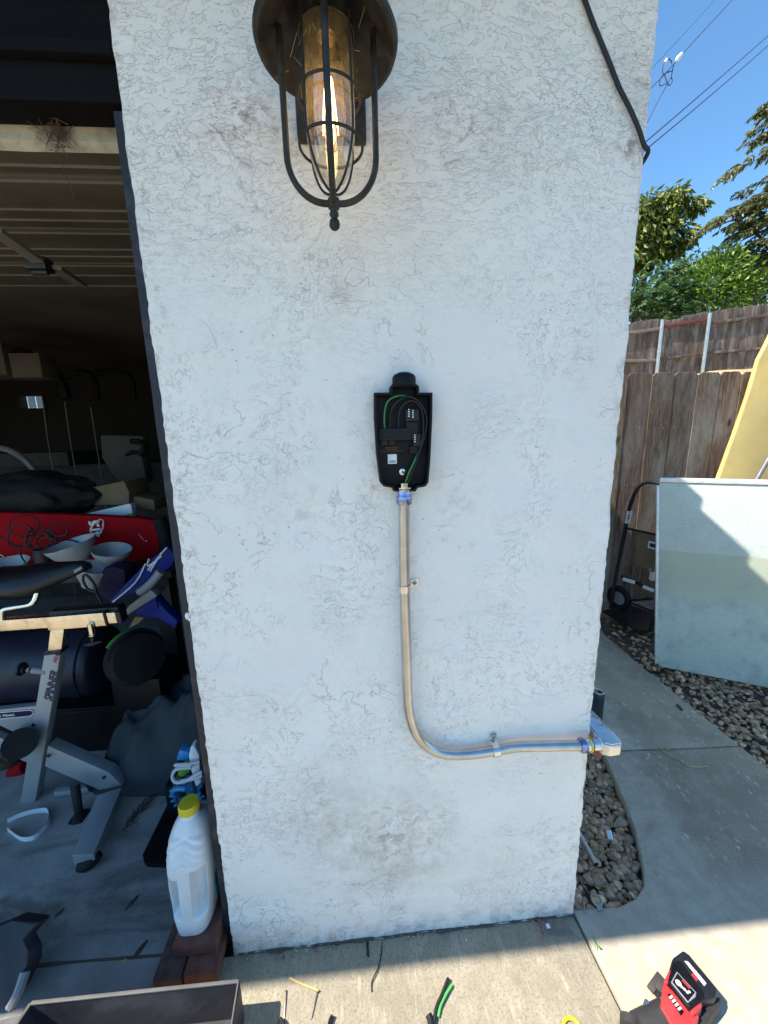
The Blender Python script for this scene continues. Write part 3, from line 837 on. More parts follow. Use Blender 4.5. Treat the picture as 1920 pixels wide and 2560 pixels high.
b = wbox((0.1274,-0.0100,1.4738), 0, (0.1494,-0.0100,1.4572), 0, -.003, -.012); b.build('rib_block', 'charcoal', chg)
def w7(pts, r, m, nm='wire'):
    q = MB(); q.tube(pts, r, 10, 6); return q.build(nm, m, chg)
w7([(0.0700,-0.0120,1.5143), (0.0695,-0.0160,1.5323), (0.0713,-0.0200,1.5547), (0.0783,-0.0220,1.5727), (0.0928,-0.0220,1.5816), (0.1096,-0.0180,1.5847), (0.1214,-0.0120,1.5834)], .0023, 'green_wire')
w7([(0.0826,-0.0120,1.5147), (0.0832,-0.0160,1.5387), (0.0885,-0.0200,1.5596), (0.1033,-0.0240,1.5747), (0.1224,-0.0240,1.5816), (0.1432,-0.0220,1.5743), (0.1586,-0.0200,1.5557), (0.1655,-0.0200,1.5302), (0.1626,-0.0200,1.5033), (0.1541,-0.0200,1.4762), (0.1383,-0.0200,1.4336), (0.1226,-0.0180,1.3901)], .0023, 'black_plastic2')
w7([(0.1012,-0.0120,1.5136), (0.1023,-0.0160,1.5384), (0.1062,-0.0200,1.5567), (0.1199,-0.0220,1.5701), (0.1363,-0.0220,1.5718), (0.1517,-0.0200,1.5572), (0.1575,-0.0180,1.5345), (0.1581,-0.0180,1.5102), (0.1560,-0.0180,1.4939), (0.1474,-0.0180,1.4625), (0.1315,-0.0180,1.4253), (0.1185,-0.0160,1.3900)], .0023, 'black_plastic2')
w7([(0.1459,-0.0140,1.4596), (0.1356,-0.0200,1.4393), (0.1237,-0.0220,1.4160), (0.1147,-0.0180,1.3904)], .0021, 'green_wire')
b = wbox((0.0766,-0.0050,1.4562), 0, (0.0976,-0.0050,1.4343), 0, -.0035, -.0052, .0005); st = b.build('sticker', 'sticker', chg)
b = MB()
for (p0, p1) in (((0.0813,-0.0050,1.4417), (0.0941,-0.0050,1.4402)), ((0.0803,-0.0050,1.4389), (0.0948,-0.0050,1.4375))): b.add([(p0[0], -.0056, p0[2]), (p1[0], -.0056, p0[2]), (p1[0], -.0056, p1[2]), (p0[0], -.0056, p1[2])], [(0, 1, 2, 3)])
b.build('print_line', 'ink', st)
b = MB(); r = random.Random(2)
for (p0, p1, hh) in (((0.0716,-0.0050,1.4710), (0.1008,-0.0050,1.4702), .0011), ((0.0738,-0.0050,1.4670), (0.0970,-0.0050,1.4664), .0011), ((0.0591,-0.0050,1.4632), (0.1123,-0.0050,1.4618), .0008)):
    x = p0[0]
    while x < p1[0]:
        w_ = r.uniform(.0005, .0013); b.add([(x, -.0046, p0[2] - hh), (x + w_, -.0046, p0[2] - hh), (x + w_, -.0046, p0[2] + hh), (x, -.0046, p0[2] + hh)], [(0, 1, 2, 3)]); x += w_ + r.uniform(.0003, .0009)
b.build('printed_text', 'orange_ink', chg)
for (p, rr, mm) in (((0.1099,-0.0040,1.4148), .0071, 'zinc'), ((0.0868,-0.0040,1.5717), .0052, 'charcoal'), ((0.1360,-0.0040,1.5686), .0052, 'charcoal')):
    b = MB(); b.lathe([(rr, 0), (rr, .0012), (rr * .62, .0016), (rr * .60, .0035), (rr * .3, .0046), (0, .0048)], (p[0], -.0042, p[2]), 24, Matrix.Rotation(R(90), 4, 'X'))
    sc_ = b.build('mounting_screw', mm, chg)
    b = MB(); b.box((p[0] - .0008, -.0093, p[2] - .0026), (p[0] + .0008, -.0085, p[2] + .0026)); b.box((p[0] - .0026, -.0094, p[2] - .0008), (p[0] + .0026, -.0086, p[2] + .0008)); b.build('drive_slot', 'black_plastic', sc_)
b = MB(); gx = (0.1119,-0.0200,1.3793)[0]
for zc, rr, hh in (((0.1094,-0.0200,1.3858)[2], .0125, .010), ((0.1093,-0.0200,1.3780)[2], .0185, .006)):
    b.lathe([(rr * .75, -hh / 2), (rr, -hh / 2), (rr, hh / 2), (rr * .72, hh / 2), (rr * .72, -hh / 2)], (gx, -.018, zc), 8 if rr > .015 else 24)
b.build('gland_nut', 'zinc', chg)

# =====================================================================
# CONDUIT RUN
# =====================================================================
con = thing('metal_conduit', 'shiny bent metal conduit fixed to white stucco below black box', 'conduit', (.11, 0, .64))
P = [(0.1105,-0.0260,1.3476), (0.1091,-0.0260,1.1554), (0.1109,-0.0260,0.9927), (0.1124,-0.0260,0.8541), (0.1154,-0.0260,0.7999), (0.1282,-0.0260,0.7435), (0.1526,-0.0260,0.6990), (0.1900,-0.0260,0.6678), (0.2300,-0.0260,0.6548), (0.2850,-0.0260,0.6518), (0.3509,-0.0260,0.6562), (0.3821,-0.0280,0.6614), (0.4145,-0.0320,0.6673), (0.4782,-0.0340,0.6651), (0.5876,-0.0340,0.6566)]
b = MB(); b.tube(P, .0131, 24, 8); b.build('bent_pipe', 'steel', con)
cz0 = (0.1105,-0.0260,1.3476)
b = MB(); b.lathe([(.0125, .026), (.0158, .026), (.0158, .017), (.0172, .015), (.0182, .011), (.0182, -.001), (.0172, -.005), (.0135, -.006)], cz0, 26); b.build('compression_nut', 'blue_zinc', con)
b = MB(); b.lathe([(.0150, .029), (.0150, .0175)], cz0, 26); b.lathe([(.0172, .0075), (.0186, .0065), (.0186, .0045), (.0172, .0035)], cz0, 8); b.build('connector_collar', 'zinc', con)
cr = V((0.5876,-0.0340,0.6566)); mx = Matrix.Rotation(R(90), 4, 'Y')
b = MB(); b.lathe([(.0135, -.006), (.0178, -.005), (.0192, -.001), (.0192, .009), (.0178, .012), (.014, .013)], cr, 8, mx); b.build('compression_nut', 'blue_zinc', con)
b = MB(); b.lathe([(.0150, .013), (.0162, .015), (.0162, .026), (.0150, .028)], cr, 24, mx); b.build('connector_collar', 'zinc', con)
b = MB(); b.torus(cr + V((.0225, 0, 0)), (1, 0, 0), .0172, .0022, 30, 8); b.build('sealing_ring', 'yellow_ring', con)
def pipe_strap(c, along, tab_dir):
    """one-hole strap: half loop over the pipe and a flat ear with a screw"""
    c = V(c); along = V(along).normalized(); td = V(tab_dir).normalized(); out = V((0, -1, 0))
    q = MB(); w_ = .0085; rr = .0142
    prof_ = [(td * -.0145 + out * -.012)] + [td * (rr * math.cos(R(a))) + out * (rr * math.sin(R(a))) for a in range(180, -1, -15)] + [td * .0146 + out * -.016, td * .019 + out * -.0225, td * .036 + out * -.0225]
    vs = []; fs = []
    for k, (dw, dr) in enumerate(((-w_, 0), (w_, 0), (-w_, .0014), (w_, .0014))):
        for i, p in enumerate(prof_):
            nrm = (td * math.cos(R(180 - 15 * (i - 1))) + out * math.sin(R(180 - 15 * (i - 1)))) if 1 <= i <= 13 else (-td if i == 0 else (td if i == 14 else out))
            vs.append(c + p + along * dw + nrm * dr)
    n = len(prof_)
    for i in range(n - 1):
        fs += [(2 * n + i, 2 * n + i + 1, 3 * n + i + 1, 3 * n + i), (i, n + i, n + i + 1, i + 1), (i, i + 1, 2 * n + i + 1, 2 * n + i), (n + i, 3 * n + i, 3 * n + i + 1, n + i + 1)]
    fs.append((n - 1, 2 * n - 1, 4 * n - 1, 3 * n - 1)); q.add(vs, fs); q.ang = 50
    s_ = q.build('pipe_strap', 'zinc', con)
    sp = c + td * .027 + out * -.0205
    q = MB(); q.lathe([(.0058, 0), (.0056, .0018), (.0035, .0032), (0, .0036)], sp, 20, Matrix.Rotation(R(90), 4, 'X')); sw = q.build('strap_screw', 'nail', s_)
    q = MB(); q.box(sp + V((-.0035, -.0042, -.0006)), sp + V((.0035, -.0034, .0006))); q.build('drive_slot', 'black_plastic', sw)
pipe_strap((0.1096,-0.0260,1.1365), (0.01, 0, 1), (1, 0, .12))
pipe_strap((0.3510,-0.0260,0.6552), (1, 0, .05), (0, 0, 1))
# elbow body at the corner
elb = thing('conduit_elbow', 'cast aluminium conduit elbow body turning round the wall corner', 'conduit fitting', (.66, 0, .63))
b = MB()
hub = cr + V((.030, 0, 0))
b.cyl(hub, hub + V((.024, 0, 0)), .0158, 24); b.torus(hub + V((.022, 0, 0)), (1, 0, 0), .0150, .003, 28, 8)
b.build('hub', 'cast_alu', elb)
b = MB()
zt = .664
poly = [(.641, -.046), (.660, -.054), (.690, -.052), (.698, -.040), (.698, .0), (.690, .10), (.672, .118), (.652, .112), (.641, .09)]
b.prism([(x, y, zt - .034) for x, y in poly], (0, 0, .036), .006, 3); b.build('elbow_body', 'cast_alu', elb)
b = MB(); b.prism([(.6455 + (x - .641) * .85, y * .92 - .002, zt + .0028) for x, y in poly], (0, 0, .003), .0012); cv = b.build('cover_plate', 'zinc', elb)
b = MB()
for (yy0, yy1) in ((.030, .05), (.054, .085)): b.box((.656, yy0 - .03, zt + .0058), (.682, yy1 - .03, zt + .0066), .0004)
b.build('raised_mark', 'cast_alu', cv)
b = MB(); b.cyl((.696, -.030, zt - .012), (.703, -.030, zt - .012), .0042, 14); b.build('cover_screw', 'zinc', elb)
b = MB(); b.cyl((.665, .10, zt - .015), (.618, .10, zt - .015), .012); b.build('rear_hub', 'cast_alu', elb)
b = MB(); b.cyl((.650, -.02, zt - .03), (.650, -.018, .60), .009, 14); b.build('drain_stub', 'brick', elb)
# small can standing on the side path behind the corner
can = thing('drink_can', 'tall slim dark drink can with shiny rim on side path behind wall corner', 'can', (1.225, .80, 0))
b = MB(); b.lathe([(.026, 0), (.031, .008), (.031, .148), (.0275, .160)], can.location, 32); b.build('can_body', 'can_body', can)
b = MB(); b.lathe([(.0275, .160), (.0285, .163), (.0265, .1655), (.0255, .160), (0, .1585)], can.location, 32); b.build('can_lid', 'zinc', can)
b = MB(); b.ball(V(can.location) + V((.004, -.008, .1592)), .012, 2, (.8, 1.2, .08)); b.build('can_opening', 'black_plastic', can)

# black lead clipped across the upper wall to the corner
b = MB(); b.tube([V((0.4653,-0.0060,2.3364)), (0.4775,-0.0060,2.3155), (0.5004,-0.0070,2.2737), (0.5345,-0.0060,2.2216), (0.5600,-0.0070,2.1774), (0.5881,-0.0080,2.1383), (0.6090,-0.0080,2.1067), (0.6238,-0.0080,2.0786), (.638, -.003, (0.6350,0.0000,2.0672)[2]), (.6395, .03, (0.6357,0.0000,2.0526)[2])], .0043, 10, 8)
solo('wall_cable', b, 'cable', 'thick black cable hanging down across upper stucco wall to corner', 'cable')
# little white sticker on the jamb
b = MB(); b.ball((-.425, .018, 1.075), .009, 2, (.7, .3, 1), .3); b.ball((-.418, .015, 1.066), .006, 2, (1, .3, .7), .3); solo('paint_chip', b, 'sticker', 'white paint chip stuck on the navy door jamb', 'paint chip')

# =====================================================================
# SIDE YARD
# =====================================================================
def tinted_box(q, lo, hi, bev, k):
    n0 = len(q.v); q.box(lo, hi, bev); q.tint += [(k[0], k[1], k[2], 1)] * (len(q.v) - n0)
def picket(q, x0, x1, y, zb, zt, k, clip=.024, th=.016, slope=0.):
    n0 = len(q.v)
    q.prism([(x0, y, zb), (x1, y, zb), (x1, y, zt - clip + slope), (x1 - clip, y, zt + slope), (x0 + clip, y, zt), (x0, y, zt - clip)], (0, th, 0), .0018, 1)
    q.tint += [(k[0], k[1], k[2], 1)] * (len(q.v) - n0)
def ptint(r): 
    k = r.uniform(.72, 1.2); return (k * r.uniform(.97, 1.06), k, k * r.uniform(.92, 1.05))
r = random.Random(12)
nf = thing('picket_fence', 'near brown dog-eared wooden fence behind yellow board', 'fence', (2.6, 2.06, 0))
q = MB(); q.tint = []; q.ang = 20
tops = [(2.1231,2.0500,1.9602), (2.3208,2.0500,1.9581), (2.5073,2.0500,1.9561), (2.7000,2.0500,1.9541), (2.8883,2.0500,1.9521), (3.0667,2.0500,1.9502)]
xs = [p[0] for p in tops]; pw = (xs[-1] - xs[0]) / 5
x = xs[0] - pw * 4
edges = [xs[0] - pw * k for k in (5, 4, 3, 2, 1)] + xs + [xs[-1] + pw * k for k in range(1, 14)]
for i in range(len(edges) - 1):
    o_ = -.0006
    picket(q, edges[i] - o_, edges[i + 1] + o_, 2.05 + (.004 if i % 2 else 0) + r.uniform(-.0015, .0015), .03, 1.923 + r.uniform(-.006, .006), ptint(r))
q.build('board_panel', 'fence', nf)
for z in (.35, 1.0, 1.62):
    q = MB(); q.tint = []; tinted_box(q, (edges[0], 2.085, z), (edges[-1], 2.123, z + .085), .003, (.9, .9, .9)); q.build('rail', 'fence', nf)
q = MB(); q.ang = 30
for i in range(len(edges) - 1):
    for z in (.40, 1.05, 1.505):
        for dx in (.3, .72):
            if r.random() < .8: q.ball((edges[i] + pw * dx + r.uniform(-.01, .01), 2.048 + (.004 if i % 2 else 0), z + r.uniform(-.01, .01)), .0032, 1, (1, .5, 1))
q.build('nail_head', 'galv', nf, kind='stuff')

ff = thing('slope_fence', 'upper greyish wooden fence with metal posts climbing the bank', 'fence', (8.2, 9, 2.9))
q = MB(); q.tint = []; q.ang = 20
def ztop(x): return 4.096 + (x - 6.789) * .1235
def zbot(x): return 2.99 + (x - 7.0) * .055
x = 4.6; i = 0
while x < 15:
    w_ = r.uniform(.115, .14); base = ztop(x) - (.05 if 7.9 < x < 8.4 else 0) + r.uniform(-.02, .02)
    picket(q, x + .003, x + w_ - .003, 9.0 + r.uniform(-.006, .006), zbot(x) - .35, base, ptint(r), .026, .018, slope=.012); x += w_
q.build('board_panel', 'fence_far', ff)
def rail(x0, x1, dz0, m, h=.075, nm='rail'):
    q = MB(); q.tint = []; n0 = 0
    q.prism([(x0, 8.94, ztop(x0) + dz0), (x1, 8.94, ztop(x1) + dz0), (x1, 8.94, ztop(x1) + dz0 + h), (x0, 8.94, ztop(x0) + dz0 + h)], (0, .05, 0), .004)
    q.tint += [(.8, .8, .8, 1)] * len(q.v); return q.build(nm, m, ff)
xp1 = (7.8281,8.9000,3.8583)[0]; xp2 = (9.0787,8.9000,4.0919)[0]
rail(4.6, xp1, -.285, 'grey_wood'); rail(xp1 + .03, xp2 - .02, -.235, 'red_wood', .085); rail(xp2 + .03, 15, -.33, 'fence_far')
def rail2(x0, x1, za, zb_, m):
    q = MB(); q.prism([(x0, 8.94, za), (x1, 8.94, zb_), (x1, 8.94, zb_ + .07), (x0, 8.94, za + .07)], (0, .05, 0), .004); q.tint = [(.8, .8, .8, 1)] * len(q.v); q.build('rail', m, ff)
rail2(4.6, xp1, 3.20, (7.8282,8.9500,3.1793)[2], 'grey_wood'); rail2(xp1, xp2, (7.9353,8.9500,3.2029)[2], (9.0817,8.9500,3.3282)[2], 'fence_far'); rail2(xp2, 15, (9.2196,8.9500,3.3394)[2], (9.2196,8.9500,3.3394)[2] + .42, 'fence_far')
for xp, px_ in ((xp1, 1), (xp2, 1)):
    q = MB(); q.box((xp - .030, 8.885, 2.5), (xp + .030, 8.935, ztop(xp) - .06), .006); q.box((xp - .036, 8.90, 2.5), (xp + .036, 8.91, ztop(xp) - .05)); q.build('metal_post', 'galv', ff)

# yellow board leaning on the near fence
yb = thing('yellow_surfboard', 'tall yellow board leaning against the near brown fence', 'surfboard', (2.95, 1.9, 0))
lower = [(2.8794,1.9000,1.1054), (2.9908,1.9400,1.4622), (3.0719,1.9700,1.7422), (3.1342,1.9900,2.0091)]
up_ = [(3.1392,1.9900,1.9507), (3.1867,2.0000,2.1135)]
q = MB()
L0 = [V(p) for p in lower] + [V(up_[1])]
pts = [L0[0] + (L0[0] - L0[1]) * 2.1] + L0 + [L0[-1] + V((.07, .02, .16)), L0[-1] + V((.17, .03, .30)), L0[-1] + V((.30, .03, .36)), L0[-1] + V((.42, .03, .28)), L0[-1] + V((.46, .03, .0))]
pts += [V((pts[0].x + .72, 1.94, pts[0].z + .9)), V((pts[0].x + .60, 1.86, pts[0].z - .02))]
for p in pts: p.y = 1.86 + (p.z - .1) * .075
q.prism([tuple(p) for p in pts], (0, .035, 0), .012, 3); q.build('deck', 'yellow_board', yb)
q = MB(); q.tube([V((3.0596,1.8000,1.1105)) + V((-.26, 0, -.55)), (3.0654,1.8000,1.1266), (3.1665,1.8400,1.2458), V((3.1665,1.8400,1.2458)) + V((.2, .02, .35))], .016, 12)
solo('grey_pole', q, 'grey_pipe', 'grey metal pole leaning in front of yellow board', 'pole')

# upright table half
tbl = thing('green_table_panel', 'faded green folding table half stood upright on gravel', 'table', (2.15, 1.0, 0))
pA = V((1.8712,1.1677,0.0000)); pB = V((2.3314,0.9037,0.0000)); du = (pB - pA).normalized(); dn_ = V((du.y, -du.x, 0))      # towards the viewer
lean = V((-.10, .055, 1.20)) 
Wd = 1.40
b0 = pA + V((0, 0, .015)); t0 = V((1.7813,1.2193,1.1899)); ax = (t0 - b0)
q = MB(); q.smooth = True; q.ang = 30
nrm = du.cross(ax).normalized()
if nrm.y > 0: nrm = -nrm
def tp(a, h, d=0): return b0 + du * a + ax * h + nrm * d
cr_ = []
for (ca, ch, a0) in ((.03, .03, 180), (Wd - .03, .03, 270), (Wd - .008, .992, 0), (.008, .992, 90)):
    rr = .03 if ch < .5 else .008
    for k in range(5):
        t = R(a0 + 90 * k / 4); cr_.append(tp(ca + rr * math.cos(t), ch + rr * math.sin(t) / ax.length))
q.prism([tuple(p) for p in cr_], tuple(-nrm * .018), .0015); q.build('table_top', 'board', tbl)
q = MB(); q.ang = 30
def strip(a0, h0, a1, h1, wd):
    p0, p1 = tp(a0, h0, -.009), tp(a1, h1, -.009); q.beam(p0, p1, wd, .030, up=nrm, bev=.003)
strip(-.008, .02, -.008, .985, .014); strip(Wd + .008, .02, Wd + .008, .985, .014)
strip(.0, 1.012, Wd, 1.012, .026)
q.build('metal_edge', 'alu_frame', tbl)
for a_ in (.25, 1.1):
    q = MB(); q.beam(tp(a_, .06, -.04), tp(a_, .95, -.04), .03, .03, up=nrm); q.beam(tp(a_, .0, -.25), tp(a_, .6, -.05), .025, .025, up=nrm); q.build('folding_leg', 'black_metal', tbl)

# black hand truck behind the table
ht = thing('hand_truck', 'black tubular hand truck standing against brown fence beside green panel', 'hand truck', (2.0, 1.7, 0))
H = [(2.0248,1.8600,0.0844), (2.0347,1.8400,0.4152), (2.0343,1.8000,0.7258), (2.0157,1.7600,0.8703), (2.0021,1.7200,0.9723), (1.9918,1.6600,1.0884), (2.0037,1.6000,1.1377), (2.0201,1.5000,1.1396), (2.0368,1.4300,1.1108)]
q = MB(); q.tube(H, .0135, 12, 6); q.tube([V(H[-1]), V(H[-1]) + V((.05, -.04, -.2)), V(H[-1]) + V((-.02, 0, -1.0))], .0135, 12, 5); q.build('tube_frame', 'black_metal', ht)
q = MB(); q.beam((2.0373,1.7800,0.7647), (2.0770,1.5000,0.7774), .028, .012, up=(0, 1, .2), bev=.002); q.build('cross_bar', 'black_metal', ht)
q = MB(); q.beam((2.0443,1.8000,0.3755), (2.1304,1.5200,0.3541), .022, .012, up=(0, 1, .2), bev=.002); lb = q.build('cross_bar', 'black_metal', ht)
q = MB(); q.beam((2.0371,1.7700,0.3650), (2.0660,1.6800,0.3697), .026, .003, up=(-.5, -1, .2)); q.build('paper_label', 'sticker', lb)
q = MB(); q.beam((2.0849,1.6200,0.3611), (2.1067,1.5400,0.3594), .024, .003, up=(-.5, -1, .2)); q.build('paper_label', 'sticker', lb)
q = MB(); q.beam((2.0084,1.7350,0.9085), (2.0216,1.7650,0.8092), .034, .004, up=(-.45, -1, .1)); sk = q.build('paper_label', 'sticker', ht)
q = MB()
for (a, c) in (((343, 378), .4), ((338, 400), .7), ((332, 425), .8), ((326, 455), .4)): pass
p0, p1 = V((2.0051,1.7300,0.9047)), V((2.0174,1.7600,0.8138))
for k, w_ in ((.1, .006), (.3, .010), (.45, .006), (.62, .012), (.85, .005)):
    p = p0.lerp(p1, k); q.beam(p - V((.006, 0, 0)), p + V((.008, 0, 0)), w_, .002, up=(-.45, -1, .1))
q.build('print_mark', 'ink', sk)
hp = [(1.9957,1.9185,0.0200), (2.2942,2.0159,0.0200), (2.3945,1.7904,0.0200), (2.2232,1.5823,0.0200), (2.0554,1.5864,0.0200), (2.0113,1.7277,0.0200)]
q = MB(); q.prism(hp, (0, 0, .012), .003); q.build('toe_plate', 'black_metal', ht)
q = MB(); wc = V((2.0829,1.8500,0.1701)); q.torus(wc, (1, .35, 0), .075, .026, 36, 12); q.build('wheel_tyre', 'rubber', ht)
q = MB(); q.lathe([(0, -.012), (.056, -.012), (.056, .012), (0, .012)], wc, 28, V((0, 0, 1)).rotation_difference(V((1, .35, 0))).to_matrix().to_4x4()); q.build('wheel_hub', 'grey_plastic', ht)
q = MB(); q.tube([(2.1087,1.8200,0.1540), (2.1124,1.5500,0.2964)], .008, 10); q.tube([(2.1210,1.8000,0.1577), (2.1158,1.5000,0.2064)], .008, 10); q.build('axle_brace', 'black_metal', ht)
q = MB(); q.prism([(2.0848,1.7200,0.4729), (2.0675,1.7200,0.7448), (2.1301,1.5600,0.7514), (2.1594,1.5600,0.5174)], (.03, .09, 0), .003); cb = solo('cardboard_sheet', q, 'cardboard', 'brown cardboard carton with barcode label behind hand truck bars', 'cardboard box')
q = MB(); lp = [(2.0724,1.6200,0.7202), (2.0939,1.5600,0.7174), (2.0919,1.5600,0.6675), (2.0701,1.6200,0.6692)]; q.prism([tuple(V(p) + V((-.012, -.035, 0))) for p in lp], (.002, .004, 0)); ls = q.build('paper_label', 'sticker', cb)
q = MB(); a0, a1, c0_ = [V(p) + V((-.014, -.039, 0)) for p in (lp[0], lp[1], lp[3])]
for k in (.15, .22, .32, .4, .47, .58, .66, .78, .85):
    p = a0.lerp(a1, k); d_ = (c0_ - a0); q.beam(p + d_ * .2, p + d_ * .75, .0045, .001, up=(-.45, -1, 0))
q.build('barcode', 'ink', ls)
q = MB(); q.prism([(2.1265,1.6000,0.4090), (2.1326,1.6000,0.4630), (2.1459,1.5400,0.4927), (2.1532,1.5400,0.4351)], (.01, .04, 0), .002); solo('paper_scrap', q, 'sticker', 'small white paper carton low behind hand truck', 'paper')

# straw, twigs and litter on paving
def strand(name, pts, r_, m, label, cat, group=None, sm=5):
    q = MB(); q.tube(pts, r_, 6, sm); return solo(name, q, m, label, cat, group)
strand('straw_stalk', [(1.3971,0.5901,0.0060), (1.4074,0.5386,0.0080), (1.4377,0.5021,0.0060), (1.4595,0.4657,0.0060), (1.5329,0.4603,0.0040)], .0018, 'straw', 'long bent dry straw lying on path near wall corner', 'straw')
strand('straw_stalk', [(1.3986,0.5536,0.0050), (1.4547,0.5722,0.0100)], .0018, 'straw', 'short dry straw crossing the long bent straw on the path', 'straw')
strand('straw_stalk', [(1.4570,0.8161,0.0050), (1.4741,0.7834,0.0070), (1.5024,0.7655,0.0040)], .0014, 'straw', 'thin curved dry stalk on grey path beside the can', 'straw')
strand('twig', [(1.7204,0.8426,0.0060), (1.7135,0.8019,0.0060)], .006, 'debris', 'short dark twig lying on shaded path', 'twig')
q = MB(); r = random.Random(5)
for i in range(46):
    x, y = in_pocket(r); a = r.uniform(0, 6.3); L = r.uniform(.012, .04)
    q.tube([(x, y, -.004 + r.uniform(0, .008)), (x + L * math.cos(a) * .5, y + L * math.sin(a) * .5, .002 + r.uniform(0, .008)), (x + L * math.cos(a), y + L * math.sin(a), -.002)], .0007, 4)
for i in range(70):
    x, y = in_strip(r); a = r.uniform(0, 6.3); L = r.uniform(.03, .09)
    q.tube([(x, y, .004), (x + L * math.cos(a) * .5, y + L * math.sin(a) * .5, .012), (x + L * math.cos(a), y + L * math.sin(a), .0)], .0010, 4)
struct('dry_litter', q, 'straw', 'stuff')
q = MB(); q.tube([V((0.7910,0.2323,0.0120)), V((0.7934,0.1288,0.0020))], .0085, 16, cap=False); q.tube([V((0.7910,0.2323,0.0120)), V((0.7934,0.1288,0.0020))], .0070, 16, cap=False)
q.tube([V((0.7910,0.2323,0.0120)), V((0.7929,0.1949,0.0100))], .0069, 12); solo('pipe_offcut', q, 'steel', 'long cut metal pipe lying on gravel against stucco wall', 'pipe')
q = MB(); pa, pb = V((0.8922,0.2173,0.0300)), V((0.8898,0.1984,0.0120)); q.tube([pa, pb], .0135, 20, cap=False); q.tube([pa, pb], .0122, 20, cap=False); q.tube([pa, pa.lerp(pb, .5)], .0121, 16)
solo('pipe_offcut', q, 'steel', 'stubby cut ring of metal pipe sitting up on gravel', 'pipe')
q = MB(); q.torus((0.7271,0.0257,0.0080), (0.1, -.2, 1), .0155, .0032, 28, 8); solo('lock_nut', q, 'nail', 'round metal ring lying on gravel near slab edge', 'lock nut')
q = MB(); q.prism([(0.7174,0.0149,0.0060), (0.7352,0.0150,0.0060), (0.7336,-0.0003,0.0040), (0.7139,-0.0017,0.0040)], (0, 0, .002), .0005); solo('metal_tab', q, 'nail', 'flat grey metal tab on gravel touching the ring', 'metal strap')
q = MB(); q.cyl((0.6818,0.0224,0.0100), (0.6709,-0.0043,0.0040), .0022, 8); q.cyl((0.6820,0.0234,0.0105), (0.6816,0.0221,0.0100), .0045, 10); solo('bolt', q, 'nail', 'steel bolt on gravel by the stucco corner', 'bolt')
# clear bag at the wall foot
q = MB(); n = 14; c4 = [V(p) for p in ((0.5141,-0.0025,0.0040), (0.6078,-0.0072,0.0040), (0.6070,-0.0517,0.0040), (0.5161,-0.0433,0.0040))]
vs = []; 
for j in range(n + 1):
    for i in range(n + 1):
        p = c4[0].lerp(c4[1], i / n).lerp(c4[3].lerp(c4[2], i / n), j / n); e = math.sin(math.pi * i / n) * math.sin(math.pi * j / n)
        vs.append(p + V((0, 0, e * .008 + e * .010 * (mnoise.noise(p * 45)))))
q.add(vs, [(j * (n + 1) + i, j * (n + 1) + i + 1, (j + 1) * (n + 1) + i + 1, (j + 1) * (n + 1) + i) for j in range(n) for i in range(n)])
bag = solo('plastic_bag', q, 'clear_plastic', 'clear small zip bag with red stripe at foot of stucco wall', 'plastic bag')
q = MB(); q.beam((0.5136,-0.0031,0.0070), (0.5152,-0.0458,0.0070), .0022, .001, up=(0, 0, 1)); q.build('zip_line', 'red_ink', bag)
q = MB(); q.prism([(0.5315,-0.0240,0.0155), (0.5414,-0.0238,0.0155), (0.5414,-0.0352,0.0155), (0.5303,-0.0360,0.0155)], (0, 0, .0006)); q.build('label_patch', 'sticker', bag)
q = MB()
for (a, c, d_) in ((525, 480, 10), (545, 520, 16), (560, 545, 6), (540, 540, -14)): q.tube([(0.6659,-0.0576,0.0000) , V((0.6573,-0.0772,0.0100)), V((0.6553,-0.0916,0.0140)) + V((d_ * .0006, 0, 0))], .0009, 4, 3)
solo('grass_sprig', q, 'grass_blade', 'small green grass sprig sprouting at slab joint', 'grass')
# wires and nails on the sunlit slab
strand('wire_offcut', [(-0.0165,-0.0109,0.0035), (-0.0152,-0.0421,0.0035)], .0034, 'cable', 'short thick black wire stub at wall foot', 'wire', None, 2)
strand('wire_offcut', [(0.0276,-0.0126,0.0040), (0.0250,-0.0355,0.0030), (0.0145,-0.0665,0.0040), (0.0011,-0.0863,0.0060), (-0.0076,-0.0985,0.0030), (-0.0080,-0.1161,0.0020)], .0016, 'cable', 'thin curved black wire running from wall foot into sunlight', 'wire')
nl = [((190, 698), (178, 868)),]
def nail(pa, pb, label):
    q = MB(); a, c = V(pa), V(pb); d_ = (c - a); q.tube([a, a.lerp(c, .88), c], [.0019, .0019, .0004], 8); q.cyl(a - d_ * .012, a, .0042, 12); solo('nail', q, 'nail', label, 'nail', 'nails on the sunlit slab')
nail((-0.2441,-0.0940,0.0040), (-0.2397,-0.1452,0.0020), 'upright-lying steel nail nearer the dark box')
nail((-0.1579,-0.1043,0.0040), (-0.1696,-0.1537,0.0020), 'slanting steel nail under the yellow straw')
strand('straw_stalk', [(-0.2384,-0.0696,0.0060), (-0.1983,-0.0871,0.0080), (-0.1544,-0.1031,0.0070)], .0024, 'straw', 'stiff pale straw on sunlit slab beside the nails', 'straw')
q = MB(); q.tube([(0.2056,-0.1135,0.0100), (0.1816,-0.1435,0.0120), (0.1618,-0.1644,0.0100), (0.1489,-0.1919,0.0080), (0.1427,-0.2158,0.0060)], .0048, 10, 6); cbd = solo('cable_bundle', q, 'cable', 'offcut of black cable with bright green wire on sunlit slab', 'cable')
q = MB(); q.tube([(0.2124,-0.1257,0.0080), (0.1929,-0.1420,0.0100), (0.1732,-0.1615,0.0080), (0.1628,-0.1797,0.0060)], .0034, 8, 6); q.build('green_core', 'bright_green', cbd)
q = MB(); q.tube([(0.1380,-0.1770,0.0120), (0.1416,-0.1908,0.0100), (0.1385,-0.2163,0.0080)], [.009, .008, .007], 8, 2); q.build('cable_jacket', 'rubber', cbd)
